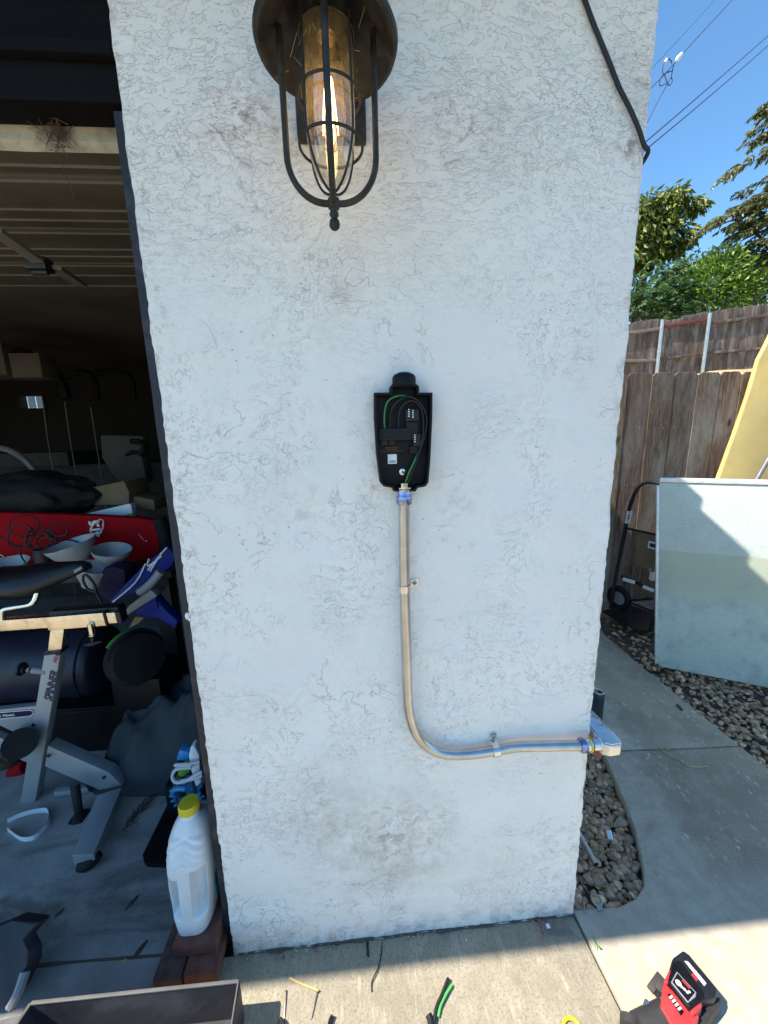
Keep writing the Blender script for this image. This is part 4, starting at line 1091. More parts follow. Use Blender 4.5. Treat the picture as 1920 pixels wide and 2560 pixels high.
strand('cable_stub', [(-0.1133,-0.1546,0.0080), (-0.1200,-0.1679,0.0080), (-0.1214,-0.1924,0.0060)], .0052, 'rubber', 'cut black cable end on sunlit slab right of the nails', 'cable', None, 3)
q = MB(); q.tube([(-0.2497,-0.1491,0.0120), (-0.2377,-0.1594,0.0120), (-0.2377,-0.1724,0.0080)], .0045, 8, 3); q.tube([(-0.2495,-0.1496,0.0130), (-0.2531,-0.1551,0.0060)], .003, 8); solo('wire_clip', q, 'rubber', 'small black hooked clip beside the upright-lying nail', 'clip')
q = MB(); q.torus((0.4984,-0.2346,0.0060), (0, 0, 1), .023, .0042, 36, 10); solo('yellow_loop', q, 'yellow_ring', 'bright yellow cord loop at the lower edge of sunlit slab', 'cord')

# red and black cordless tool lying on the slab
tool = thing('cordless_power_tool', 'red and black cordless power tool lying on sunlit concrete', 'power tool', (.86, -.22, 0))
def slab6(P, z0, z1, m, nm, bev=.006, par=None, seg=3):
    q = MB(); q.ang = 30; q.prism([(p[0], p[1], z0) for p in P], (0, 0, z1 - z0), bev, seg); return q.build(nm, m, par or tool)
ZT = .075
bat = slab6([(0.8600,-0.1506,0.0750), (0.8686,-0.1611,0.0750), (0.8841,-0.2304,0.0750), (0.8644,-0.2439,0.0750), (0.8191,-0.2453,0.0750), (0.7685,-0.1998,0.0750), (0.8175,-0.1629,0.0750)], .010, .078, 'black_plastic2', 'battery_pack', .008)
slab6([(0.8777,-0.2272,0.0400), (0.8996,-0.2320,0.0400), (0.8803,-0.2441,0.0400), (0.8094,-0.2719,0.0400), (0.7868,-0.2699,0.0400), (0.8226,-0.2470,0.0400)], .006, .050, 'tool_grip', 'battery_foot', .006)
slab6([(0.8043,-0.1767,0.0850), (0.8286,-0.1743,0.0850), (0.8378,-0.2328,0.0850), (0.8271,-0.2484,0.0850), (0.7781,-0.2613,0.0850), (0.7636,-0.2090,0.0850)], .060, .088, 'black_plastic', 'battery_housing', .006)
slab6([(0.8426,-0.1728,0.0830), (0.8511,-0.1742,0.0830), (0.8633,-0.2184,0.0830), (0.8535,-0.2224,0.0830)], .0779, .0790, 'white_ink', 'battery_print', .0004, bat, 1)
slab6([(0.8367,-0.1995,0.0850), (0.8473,-0.1974,0.0850), (0.8491,-0.2104,0.0850), (0.8401,-0.2136,0.0850)], .0785, .0800, 'red_ink', 'battery_badge', .0003, bat, 1)
body = slab6([(0.7902,-0.1825,0.0700), (0.8008,-0.1804,0.0700), (0.7594,-0.2036,0.0700), (0.7925,-0.2591,0.0700), (0.7990,-0.2675,0.0700), (0.7649,-0.2847,0.0700), (0.7203,-0.2857,0.0700), (0.7151,-0.2443,0.0700), (0.7487,-0.2113,0.0700)][2:], .006, .074, 'tool_red', 'tool_body', .010)
slab6([(0.7891,-0.1849,0.0800), (0.7957,-0.1885,0.0800), (0.7629,-0.2107,0.0800), (0.7575,-0.2044,0.0800)], .030, .079, 'tool_red', 'side_cheek', .005)
slab6([(0.8162,-0.2476,0.0800), (0.8168,-0.2557,0.0800), (0.7795,-0.2694,0.0800), (0.7767,-0.2613,0.0800)], .030, .083, 'tool_red', 'side_cheek', .005)
pn = slab6([(0.7999,-0.1953,0.0890), (0.8170,-0.2364,0.0890), (0.8085,-0.2433,0.0890), (0.7802,-0.2516,0.0890), (0.7682,-0.2130,0.0890)], .0870, .0895, 'grey_plastic', 'display_frame', .001, None, 1)
slab6([(0.7983,-0.1990,0.0900), (0.8130,-0.2365,0.0900), (0.7819,-0.2496,0.0900), (0.7716,-0.2139,0.0900)], .0890, .0902, 'black_plastic', 'display_glass', .0004, pn, 1)
for (a, c) in (((1075, 770), 9), ((1100, 795), 5), ((1118, 812), 5), ((1135, 830), 5)):
    pass
q = MB()
for p, rr in (((0.7851,-0.2169,0.0906), .0065), ((0.7877,-0.2245,0.0906), .0030), ((0.7910,-0.2293,0.0906), .0030), ((0.7937,-0.2346,0.0906), .0030), ((0.7996,-0.2345,0.0906), .0025)): q.lathe([(0, 0), (rr, 0), (rr, .0004), (0, .0004)], (p[0], p[1], .0903), 16)
q.build('indicator_dot', 'white_ink', pn)
slab6([(0.8036,-0.2113,0.0906), (0.8101,-0.2276,0.0906), (0.8039,-0.2299,0.0906), (0.7972,-0.2128,0.0906)], .0900, .0906, 'red_ink', 'red_panel', .0002, pn, 1)
gs = slab6([(0.7480,-0.2262,0.0770), (0.7569,-0.2256,0.0770), (0.7652,-0.2588,0.0770), (0.7523,-0.2642,0.0770)], .0735, .0765, 'black_plastic', 'name_strip', .001, None, 1)
q = MB(); a, c = V((0.7524,-0.2294,0.0770)), V((0.7595,-0.2583,0.0770))
for k in (.05, .28, .52, .76): q.beam(V((a.lerp(c, k).x, a.lerp(c, k).y, .0770)), V((a.lerp(c, k + .14).x, a.lerp(c, k + .14).y, .0770)), .010, .0008, up=(0, 0, 1))
q.build('strip_print', 'white_ink', gs)
q = MB(); q.cyl((0.7353,-0.2500,0.0350), (0.6503,-0.2592,0.0350), .036, 24, .030); q.cyl((0.6692,-0.2490,0.0450), (0.6632,-0.2627,0.0400), .012, 16); q.cyl((0.6443,-0.2408,0.0300), (0.6326,-0.2565,0.0300), .024, 24); q.build('chuck_collar', 'tool_grip', tool)
q = MB(); q.tube([(0.6971,-0.2258,0.0500), (0.6809,-0.2435,0.0450)], [.008, .0125], 16); q.ball((0.6971,-0.2258,0.0500), .0082, 2); q.build('steel_bit', 'bright_chrome', tool)
q = MB(); q.beam((0.7762,-0.1768,0.0450), (0.7327,-0.1947,0.0300), .018, .010, up=(0, 0, 1), bev=.003); q.beam((0.7718,-0.1867,0.0500), (0.7496,-0.2044,0.0400), .020, .016, up=(0, 0, 1), bev=.003); q.build('side_lever', 'tool_grip', tool)

# =====================================================================
# OVERHEAD WIRES
# =====================================================================
def wire(a, c, r_, sag, label, grp):
    a, c = V(a), V(c); d_ = c - a; a2 = a - d_ * .25; c2 = c + d_ * .45; q = MB()
    q.tube([a2.lerp(c2, k / 30) - V((0, 0, sag * (1 - (2 * k / 30 - 1) ** 2))) for k in range(31)], r_, 6)
    return solo('overhead_wire', q, 'aerial_cable', label, 'wire', grp)
wire((4.9122,6.0000,6.0749), (11.6244,11.0000,11.8916), .011, .02, 'thick upper line of the doubled overhead wires against blue sky', None)
wire((4.9083,6.0000,5.9740), (11.6593,11.0000,11.7050), .011, .06, 'thick lower line of the doubled overhead wires against blue sky', None)
wire((7.0705,9.0000,9.5174), (11.6324,13.0000,14.4501), .006, .02, 'faint thin overhead wire, uppermost against blue sky', None)
q = MB(); q.tube([V((6.1042,8.0000,8.1119)), (6.3289,8.0000,8.3168), (6.5746,8.0000,8.5407), (6.7496,8.0000,8.7219), (7.1005,8.2000,9.0986), (7.8987,8.8000,9.9352), (9.5840,10.0000,11.6753), V((10.5170,10.6000,12.6586))], .0085, 6, 4)
svc = solo('service_wire', q, 'aerial_cable', 'overhead service wire with pale splice and drooping loops', 'wire')
q = MB(); q.tube([(6.7815,8.0000,8.7617), (6.8121,8.0000,8.8111), (6.8880,8.0000,8.8909)], [.02, .042, .03], 10, 3); q.tube([(6.5450,8.0000,8.7335), (6.5800,8.0000,8.7887)], .026, 8); q.build('splice_sleeve', 'sticker', svc)
q = MB(); q.tube([(6.5301,8.0000,8.5391), (6.5080,8.0000,8.6354), (6.5475,8.0000,8.7528), (6.6159,8.0000,8.7978), (6.6941,8.0000,8.7294), (6.6733,8.0000,8.6415), (6.5733,8.0000,8.5504), (6.6068,8.0000,8.4442), (6.6305,8.0000,8.3960), (6.5006,8.0000,8.3384), (6.4754,8.0000,8.3808), (6.5152,8.0000,8.5191), (6.7279,8.0000,8.6047)], .0085, 6, 5)
q.tube([(6.7398,8.0000,8.7021), (6.7158,8.0000,8.5068), (6.7435,8.0000,8.4294), (6.6985,8.0000,8.3531), (6.6566,8.0000,8.3871), (6.7097,8.0000,8.4968), (6.6045,8.0000,8.3065), (6.4620,8.0000,8.0440), (6.3307,8.0000,7.7790), V((6.1796,8.0000,7.4492))], .0085, 6, 5); q.build('drip_loop', 'aerial_cable', svc)

# =====================================================================
# TREES BEYOND THE FENCE
# =====================================================================
def leaves(clusters, seed, size, mat, name, parent, droop=.5, aspect=.38, flat=False):
    """clusters: (center, (rx,ry,rz), n); each leaf is a folded pointed blade"""
    g = np.random.default_rng(seed); Vv = []; Ff = []; Tt = []; base = 0
    for (c, rad, n) in clusters:
        d = g.normal(size=(n, 3)); d /= np.linalg.norm(d, axis=1)[:, None]
        rr = g.random(n) ** .45
        P = np.array(c) + d * rr[:, None] * np.array(rad)
        out = d + g.normal(scale=.55, size=(n, 3)); out[:, 2] -= droop; out /= np.linalg.norm(out, axis=1)[:, None]
        side = np.cross(out, g.normal(size=(n, 3))); side /= np.linalg.norm(side, axis=1)[:, None]
        nm = np.cross(out, side)
        L = size * g.uniform(.6, 1.25, n)[:, None]; W_ = L * aspect
        a = P; m1 = P + out * L * .5 + side * W_ * .5 + nm * L * .06; m2 = P + out * L * .5 - side * W_ * .5 + nm * L * .06; e = P + out * L - nm * L * .08
        mid = P + out * L * .5
        Vv.append(np.stack([a, m1, e, m2, mid], 1).reshape(-1, 3))
        t = np.clip(g.random(n), 0, 1)
        Tt.append(np.repeat(t, 5))
        idx = base + np.arange(n)[:, None] * 5
        Ff.append(np.concatenate([idx + np.array([[0, 1, 4]]), idx + np.array([[1, 2, 4]]), idx + np.array([[2, 3, 4]]), idx + np.array([[3, 0, 4]])], 0)); base += n * 5
    q = MB(); Vv = np.concatenate(Vv); q.v = Vv.tolist(); q.f = np.concatenate(Ff).tolist()
    t = np.concatenate(Tt); q.tint = np.stack([t, t, t, np.ones_like(t)], 1); q.smooth = False
    return q.build(name, mat, parent)
def sprays(lines, seed, n_side, leaflet, mat, name, parent, hang=.6):
    """compound leaves: leaflets in pairs along arching stalks"""
    g = random.Random(seed); q = MB(); q.tint = []; q.smooth = False
    for P in lines:
        S = spline([V(p) for p in P], 8); L = len(S)
        for i in range(2, L):
            t = (S[i] - S[i - 1]).normalized(); sd = t.cross(V((0, 0, 1))).normalized()
            for s_ in (-1, 1):
                for k in range(n_side):
                    p = S[i - 1].lerp(S[i], g.random()); ln = leaflet * g.uniform(.6, 1.2) * (1 - .35 * i / L)
                    o = (sd * s_ * g.uniform(.3, 1) + t * .45 + V((0, 0, -hang * g.uniform(.3, 1.3))) + V((g.gauss(0, .2), g.gauss(0, .2), g.gauss(0, .2)))).normalized()
                    w_ = o.cross(V((g.gauss(0, 1), g.gauss(0, 1), g.gauss(0, 1)))).normalized() * ln * .15
                    q.add([p, p + o * ln * .45 + w_, p + o * ln, p + o * ln * .45 - w_], [(0, 1, 2, 3)]); tv = g.random(); q.tint += [(tv, tv, tv, 1)] * 4
    return q.build(name, mat, parent)
def trunk(base, top, r0, r1, limbs, parent):
    q = MB(); b_, t_ = V(base), V(top)
    q.tube([b_, b_.lerp(t_, .5) + V((.08, 0, 0)), t_], [r0, (r0 + r1) / 2, r1], 9, 4)
    for L in limbs: q.tube([b_.lerp(t_, .55 + .4 * rng.random()), V(L).lerp(t_, .4) - V((0, 0, .1)), L], [r1 * .7, r1 * .45, r1 * .15], 6, 3)
    return q.build('trunk', 'brown_bark', parent)
# broad-leaved tree at the wall edge
t1 = thing('broadleaf_tree', 'tall tree with drooping yellow-green broad leaves next to house corner', 'tree', (7.4, 12.4, 3))
Y = 12.4
cl = []
for (p, rr, n) in (((9.5923,12.4000,8.6775), .34, 90), ((10.4029,12.4000,8.7773), .52, 210), ((10.7508,12.4000,8.7551), .30, 90), ((10.1933,12.4000,8.5310), .52, 200), ((11.0940,12.4000,8.5317), .40, 130), ((11.4400,12.4000,8.5519), .30, 90), ((9.6991,12.4000,8.3509), .42, 140), ((10.0295,12.4000,8.1830), .60, 260), ((10.4907,12.4000,8.1028), .40, 130),
                   ((9.7777,12.4000,7.9764), .55, 220), ((10.3468,12.4000,7.8674), .50, 170), ((10.0278,12.4000,7.6286), .60, 230), ((10.8715,12.4000,7.6089), .58, 260), ((11.0597,12.4000,7.5221), .36, 120), ((10.5825,12.4000,7.3980), .55, 200), ((9.9239,12.4000,7.3318), .60, 220), ((9.7105,12.4000,7.0616), .50, 170), ((10.7137,12.4000,7.2053), .36, 100), ((9.6362,12.4000,6.7907), .35, 90), ((10.0940,12.4000,6.7940), .24, 40), ((9.2995,12.4000,7.6200), .7, 260), ((9.0650,12.4000,8.1975), .7, 260), ((9.0857,12.4000,7.0263), .7, 260)):
    cl.append((p, (rr * .82, rr, rr * .62), int(n * 1.25)))
leaves(cl, 1, .25, 'leaf_broad', 'crown', t1, droop=1.3, aspect=.36)
trunk(V((9.6387,12.5000,5.2117)), V((9.8720,12.5000,7.5532)), .16, .08, [(10.5167,12.5000,8.5591), (10.9331,12.5000,7.8034), (11.4558,12.5000,8.6038), (9.7896,12.5000,8.5471), (9.9452,12.4000,7.1533)], t1)
# feathery tree lower left
t2 = thing('feathery_tree', 'small feathery green tree with fern-like leaves above left of far fence', 'tree', (7.6, 10.8, 3))
ln_ = []; g = random.Random(8)
for (a, c, n) in (((8.9001,10.6000,5.4167), (9.8314,10.6000,6.3210), 3), ((8.8220,10.6000,5.5500), (9.2755,10.6000,5.8705), 3), ((8.7210,10.6000,5.3626), (9.1760,10.6000,5.6845), 2), ((8.7926,10.6000,5.2822), (9.2551,10.6000,5.5516), 2)):
    for k in range(n):
        a_, c_ = V(a) + V((g.gauss(0, .08), g.gauss(0, .3), g.gauss(0, .08))), V(c) + V((g.gauss(0, .1), g.gauss(0, .3), g.gauss(0, .1)))
        ln_.append([a_, a_.lerp(c_, .5) + V((0, 0, .14)), c_])
for k in range(120):
    c_ = V((8.6845,10.8000,5.1556)) + V((g.uniform(-1.4, 1.5), g.uniform(-.6, 1.2), g.uniform(-1.0, .95))); a_ = g.uniform(0, 6.3); L = g.uniform(.5, .9)
    ln_.append([c_, c_ + V((math.cos(a_) * L * .5, math.sin(a_) * L * .5, .16)), c_ + V((math.cos(a_) * L, math.sin(a_) * L, -.05))])
for k in range(50):
    c_ = V((9.5548,10.8000,5.0456)) + V((g.uniform(-1.0, 1.0), g.uniform(-.5, .8), g.uniform(-.6, .3))); a_ = g.uniform(0, 6.3); L = g.uniform(.5, .8)
    ln_.append([c_, c_ + V((math.cos(a_) * L * .5, math.sin(a_) * L * .5, .14)), c_ + V((math.cos(a_) * L, math.sin(a_) * L, -.08))])
sprays(ln_, 3, 3, .17, 'leaf_fern', 'crown', t2, hang=.35)
trunk((7.3, 10.9, 2.4), V((8.8063,10.9000,5.3253)), .09, .04, [(9.8585,10.7000,6.3361), (9.3251,10.7000,5.9084), (8.4290,10.9000,5.8704)], t2)
# dense green bush mass in the middle
def blob_tree(name, label, Yd, blobs, seed, size, mat, base, top, limbs, droop=.2, aspect=.42, loc=None):
    t = thing(name, label, 'tree', loc or base)
    leaves([(p, (rr, rr, rr * .85), n) for p, rr, n in blobs], seed, size, mat, 'crown', t, droop, aspect); trunk(base, top, .12, .05, limbs, t); return t
blob_tree('bushy_tree', 'bright green bushy tree rising behind middle of far fence', 10.9, [((10.9550,10.9000,5.9930), .8, 520), ((10.7716,10.9000,5.7174), .75, 480), ((11.1867,10.9000,6.1582), .55, 300), ((10.4980,10.9000,5.3840), .7, 430), ((11.1349,10.9000,5.4691), .95, 620), ((11.5787,10.9000,5.7484), .8, 480), ((10.7673,10.9000,5.1043), .6, 330), ((11.5030,10.9000,5.2175), .7, 380), ((10.7647,10.9000,6.1825), .4, 180), ((12.1334,10.9000,5.3874), .8, 400)], 11, .15, 'leaf_bush', (9.5, 10.9, 2.6), V((11.0154,10.9000,5.6077)), [(10.7297,10.9000,5.9917), (11.2601,10.9000,6.1042)])
blob_tree('blue_green_tree', 'blue-green loose tree between the feathery and the bushy one', 13.5, [((12.3090,13.5000,7.0105), .55, 170), ((12.5917,13.5000,7.2109), .5, 130), ((12.8984,13.5000,7.2461), .4, 90), ((12.0392,13.5000,6.7094), .55, 200), ((11.9240,13.5000,6.4071), .75, 330), ((12.3014,13.5000,6.5093), .8, 420), ((11.7208,13.5000,6.1703), .7, 330), ((12.5257,13.5000,6.0354), .8, 420), ((11.5209,13.5000,5.8982), .6, 260), ((12.0804,13.5000,5.8300), .6, 260)], 12, .18, 'leaf_fern', (9.6, 13.5, 3), V((12.2622,13.5000,6.5092)), [(12.5869,13.5000,7.2439), (12.0988,13.5000,6.8431)])
blob_tree('olive_tree', 'olive-toned dense tree behind right end of far fence', 11.5, [((11.6043,11.5000,6.7071), .34, 130), ((11.8249,11.5000,6.5955), .32, 100), ((12.3090,11.5000,6.5422), .45, 200), ((12.5966,11.5000,6.4584), .7, 380), ((12.1777,11.5000,6.3119), .5, 220), ((13.0076,11.5000,6.4614), .6, 300), ((12.9437,11.5000,6.0555), .8, 460), ((13.3336,11.5000,5.8227), .8, 420), ((12.4817,11.5000,5.9368), .6, 300), ((13.1737,11.5000,5.5564), .6, 320), ((13.6672,11.5000,6.2632), .8, 400)], 13, .18, 'leaf_walnut', (12.4, 11.5, 2.9), V((12.8038,11.5000,6.2580)), [(11.7007,11.5000,6.7363), (12.3524,11.5000,6.6852), (13.1687,11.5000,6.5201)], .4)
# tall tree at right with layered hanging compound leaves
t5 = thing('walnut_tree', 'tall tree at right with layered sweeping feathery boughs', 'tree', (14, 11.2, 3))
ln_ = []; g = random.Random(21)
for (a, c, up_, n) in (((12.5969,11.0000,7.7440), (10.6651,11.0000,7.2548), .25, 26), ((12.7105,11.0000,7.8245), (11.6196,11.0000,7.8325), .2, 18), ((12.6421,11.0000,7.5072), (11.1799,11.0000,7.2220), .12, 14), ((12.9086,11.0000,7.1373), (11.4613,11.0000,6.8785), .3, 24), ((12.8850,11.0000,6.9212), (11.9971,11.0000,6.7763), .1, 12), ((12.6403,11.0000,8.1879), (12.1613,11.0000,8.3589), .1, 10), ((12.8036,11.0000,8.0091), (12.1594,11.0000,8.0236), .1, 12), ((12.9927,11.0000,6.7048), (12.5535,11.0000,6.5914), .1, 8), ((12.9321,11.0000,7.3518), (12.1362,11.0000,7.4469), .1, 12), ((12.9633,11.0000,9.3571), (11.2531,11.0000,8.7156), .2, 22), ((12.8460,11.0000,9.5804), (11.8524,11.0000,9.5534), .1, 14), ((12.7932,11.0000,10.1920), (11.7066,11.0000,10.1585), .12, 14), ((12.8493,11.0000,9.9167), (11.9421,11.0000,9.8348), .1, 10)):
    a, c = V(a), V(c)
    for k in range(n):
        t = g.random(); st_ = a.lerp(c, t) + V((0, 0, up_ * 4 * t * (1 - t) + g.gauss(0, .045))) + V((0, g.gauss(0, .3), 0))
        d_ = (c - a).normalized(); L = g.uniform(.4, .7)
        e = st_ + d_ * L * (.75 if t > .8 else g.uniform(.2, .8)) + V((g.gauss(0, .12), g.gauss(0, .3), -L * .22)); ln_.append([st_, st_.lerp(e, .5) + V((0, 0, .07)), e])
sprays(ln_, 5, 2, .19, 'leaf_walnut', 'crown', t5, hang=.8)
trunk((15.2, 11.3, 3), V((13.0812,11.2000,7.7998)), .2, .08, [(11.0962,11.1000,7.3743), (11.8179,11.1000,7.8611), (11.7527,11.1000,6.9258), (12.3418,11.1000,8.3404)], t5)

# =====================================================================
# GARAGE CONTENTS
# =====================================================================
# spin bike, lengthwise at y = 0.6
YB = .60
bike = thing('exercise_bike', 'silver grey spin bike with black saddle and chrome seat slide', 'exercise bike', (-1.3, .6, 0))
b = MB(); b.ang = 30
b.beam((-1.4511,0.6000,-0.0294), (-1.2175,0.6000,0.6839), .058, .040, bev=.004); b.build('seat_tube', 'silver_paint', bike)
b = MB(); b.beam((-1.2154,0.6000,0.6827), (-1.2164,0.6000,0.6927), .066, .048, bev=.003); b.build('tube_collar', 'black_plastic2', bike)
b = MB(); b.beam((-1.2130,0.6000,0.6880), (-1.1831,0.6000,0.7893), .048, .030, bev=.002); b.build('seat_post', 'chrome', bike)
b = MB(); b.beam((-1.2125,0.6000,0.8126), (-0.9979,0.6000,0.8195), .054, .046, bev=.002); b.build('slide_sleeve', 'chrome', bike)
b = MB(); b.beam((-1.3970,0.6000,0.8126), (-0.9568,0.6000,0.8207), .044, .036, bev=.002); b.build('slide_bar', 'chrome', bike)
b = MB(); b.beam((-0.9989,0.6000,0.8196), (-0.9912,0.6000,0.8202), .060, .050, bev=.002); b.beam((-0.9568,0.6000,0.8207), (-0.9366,0.6000,0.8222), .048, .044, bev=.003); b.build('slide_stop', 'black_plastic2', bike)
b = MB(); b.beam((-1.2197,0.6300,0.8356), (-0.9580,0.6300,0.8398), .030, .050, bev=.004); b.build('slide_rail', 'black_plastic2', bike)
b = MB(); b.tube(rounded([(-1.3737,0.5850,0.8383), (-1.3676,0.5850,0.8794), (-1.2536,0.5900,0.8925), (-1.2395,0.6000,0.9348)], .035), .0105, 14); b.build('bent_post', 'bright_chrome', bike)
# saddle: lofted sections, wide at the left, nose to the right
secs = [((-130,640), .60, .09, .024), ((-40,640), .60, .105, .034), ((120,655), .60, .105, .040), ((260,660), .60, .10, .048), ((380,650), .605, .085, .050), ((480,625), .615, .060, .044), ((580,590), .625, .040, .034), ((660,568), .63, .030, .026), ((705,560), .632, .018, .016)]
SADC = [(-1.4194,0.6000,1.0033), (-1.3792,0.6000,1.0037), (-1.3089,0.6000,0.9974), (-1.2460,0.6000,0.9966), (-1.1951,0.6050,0.9971), (-1.1556,0.6150,1.0025), (-1.1147,0.6250,1.0112), (-1.0794,0.6300,1.0189), (-1.0580,0.6320,1.0203)]
b = MB(); b.ang = 60; vs = []; k_ = 20
for i, c in enumerate(SADC):
    wy, hz = secs[i][2], secs[i][3]
    for j in range(k_):
        t = 2 * math.pi * j / k_; cy, sz = math.cos(t), math.sin(t)
        zz = sz * hz if sz > 0 else sz * hz * (.5 + .6 * abs(cy))
        drop = -.022 * (abs(cy) ** 2) * (wy / .1)
        vs.append((c[0], c[1] + cy * wy * (abs(cy) ** -.25 if abs(cy) > .01 else 1), c[2] + zz + drop))
fs = [(i * k_ + j, i * k_ + (j + 1) % k_, (i + 1) * k_ + (j + 1) % k_, (i + 1) * k_ + j) for i in range(len(SADC) - 1) for j in range(k_)]
fs += [tuple(range(k_))[::-1], tuple((len(SADC) - 1) * k_ + j for j in range(k_))]
b.add(vs, fs); sad = b.build('saddle', 'saddle', bike)
b = MB(); b.beam(V((-1.0836,0.6000,1.0135)) + V((0, -.012, .002)), V((-1.0524,0.6000,1.0296)) + V((0, -.012, .002)), .012, .004, up=(0, -1, .6), bev=.0018); b.build('badge', 'grey_plastic', sad)
b = MB(); b.cyl((-1.0489,0.5700,0.8071), (-1.0475,0.5700,0.7618), .0105, 16); b.torus((-1.0473,0.5700,0.7602), V((-1.0475,0.5700,0.7618)) - V((-1.0489,0.5700,0.8071)), .009, .004, 20, 8); b.build('knob_stem', 'chrome', bike)
b = MB(); b.cyl((-1.0475,0.5700,0.7592), (-1.0513,0.5700,0.7218), .008, 12); b.tube([(-1.0814,0.5700,0.7185), (-1.0491,0.5650,0.7245), (-1.0160,0.5700,0.7313)], [.004, .009, .004], 10, 4); b.build('clamp_knob', 'black_plastic2', bike)
b = MB(); b.cyl((-1.2612,0.5900,0.6047), (-1.3105,0.5900,0.6140), .0135, 16); b.cyl((-1.3205,0.5900,0.6159), (-1.3286,0.5900,0.6176), .010, 16); b.build('pop_pin', 'grey_plastic', bike)
b = MB(); b.cyl((-1.3105,0.5900,0.6140), (-1.3610,0.5900,0.6244), .006, 12); b.cyl((-1.3363,0.5900,0.6193), (-1.3440,0.5900,0.6204), .017, 16); b.cyl((-1.3476,0.5900,0.6212), (-1.3558,0.5900,0.6224), .026, 16); b.build('pin_knob', 'black_plastic2', bike)
# lettering along the tube
def wdir(a, c): return V(c) - V(a)
t0_, t1_ = V((-1.2751,0.5770,0.4726)), V((-1.1903,0.5770,0.6894)); ux = (t1_ - t0_); uy = V((-ux.z, 0, ux.x)); uy = -uy if uy.x > 0 else uy
b = MB(); b.text("SPINNER", V((-1.2584,0.5785,0.4758)), ux, uy, .029, .0006, .25, .03, .86); b.build('lettering', 'ink', bike)
b = MB(); b.text("PRO", V((-1.2047,0.5785,0.6413)), ux, uy, .018, .0006, .25, 0, 1.); b.build('lettering', 'red_ink', bike)
b = MB(); b.beam((-1.6086,0.6000,-0.0398), (-1.0947,0.6200,-0.0105), .034, .06, bev=.004); b.build('base_rail', 'silver_paint', bike)
b = MB(); b.prism([(-1.3066,0.5750,0.2758), (-1.0872,0.5750,0.1218), (-1.0458,0.5750,0.0513), (-1.1412,0.5750,0.0408), (-1.3361,0.5750,0.1792)], (0, .05, 0), .004); b.build('diagonal_stay', 'silver_paint', bike)
b = MB(); b.prism([(8.2282,11.8909,0.0700)] * 0 or [(-1.1076,0.5183,0.0750), (-1.0268,0.5476,0.0750), (-0.9690,0.2754,0.0750), (-1.0454,0.2782,0.0750)], (0, 0, -.045), .005); b.build('stabiliser', 'silver_paint', bike)
b = MB(); b.tube([(-1.0265,0.2839,0.0220), (-0.9955,0.2803,0.0300), (-0.9694,0.2988,0.0500)], [.020, .020, .016], 14, 3); b.build('levelling_foot', 'rubber', bike)
b = MB(); b.prism([(-1.5037,0.5850,0.4482), (-1.3230,0.5850,0.4564), (-1.3062,0.5850,0.4687), (-1.3551,0.5850,0.3087), (-1.3734,0.5850,0.3008), (-1.4776,0.5850,0.3772), (-1.5127,0.5850,0.4054)], (0, .03, 0), .004); fp = b.build('frame_plate', 'silver_paint', bike)
b = MB(); b.beam((-1.5234,0.6000,0.3174), (-1.3964,0.6000,0.2139), .05, .03, bev=.004); b.build('lower_brace', 'silver_paint', bike)
# name badge on the plate: rounded outline and words
pc = [V(p) for p in ((-1.4783,0.5820,0.4112), (-1.3520,0.5820,0.4139), (-1.3356,0.5820,0.4269), (-1.3430,0.5820,0.4418), (-1.4724,0.5820,0.4399))]
b = MB(); b.tube(rounded(pc, .012), .0016, 6); b.build('badge_outline', 'white_ink', fp)
b = MB(); b.prism([tuple(p + V((0, .0012, 0))) for p in pc], (0, .001, 0)); b.build('badge_field', 'purple', fp)
s0, s1 = V((-1.5022,0.5810,0.4197)), V((-1.3468,0.5810,0.4236)); b = MB(); b.text("STAR TRAC", s0, s1 - s0, (0, 0, 1), .0092, .0006, 0, .03, 1.38); b.build('lettering', 'white_ink', fp)
for p_ in ((-1.3082,0.5720,0.2319), (-1.1099,0.5720,0.1055), (-1.3466,0.5820,0.3744)):
    b = MB(); b.lathe([(.0075, 0), (.0075, .004), (.004, .0055), (0, .0055)], p_, 6, Matrix.Rotation(R(90), 4, 'X')); b.build('bolt_head', 'black_metal', bike)
b = MB(); b.cyl((-1.3362,0.5000,0.3584), (-1.4129,0.5800,0.2929), .055, 28); b.build('drive_hub', 'rubber', bike)
b = MB(); b.tube([(-1.1867,0.5200,0.1344), (-1.1776,0.5000,0.0267)], [.017, .015], 14); crk = b.build('crank_arm', 'black_metal', bike)
b = MB(); b.ball((-1.1710,0.4900,-0.0044), .032, 3, (.9, 1.1, .95)); b.box(V((-1.1710,0.4900,-0.0044)) - V((.026, .03, .018)), V((-1.1710,0.4900,-0.0044)) + V((.026, .03, .018)), .006); b.build('pedal', 'rubber', crk)
b = MB(); b.cyl((-1.1804,0.5000,0.0223), (-1.1685,0.5000,0.0250), .006, 10); b.build('pedal_axle', 'chrome', crk)
# webbing loop on the floor
L_ = [(-1.4453,0.4907,0.0120), (-1.4146,0.5129,0.0120), (-1.3653,0.5236,0.0140), (-1.3140,0.5186,0.0160), (-1.2742,0.4723,0.0140), (-1.2742,0.4364,0.0120), (-1.2882,0.4094,0.0120), (-1.3344,0.4124,0.0120), (-1.4162,0.4554,0.0120)]
b = MB(); S_ = spline([V(p) for p in L_], 8); vs = []
for p in S_: vs += [tuple(p + V((0, 0, -.011))), tuple(p + V((0, .0, .012)))]
fs = [(2 * i, 2 * i + 2, 2 * i + 3, 2 * i + 1) for i in range(len(S_) - 1)]; n = len(vs); b.add(vs, fs)
b.add([(x + .0016, y + .0016, z) for x, y, z in vs], [f[::-1] for f in fs]); solo('webbing_strap', b, 'white_strap', 'white webbing strap looped on grey garage floor', 'strap')
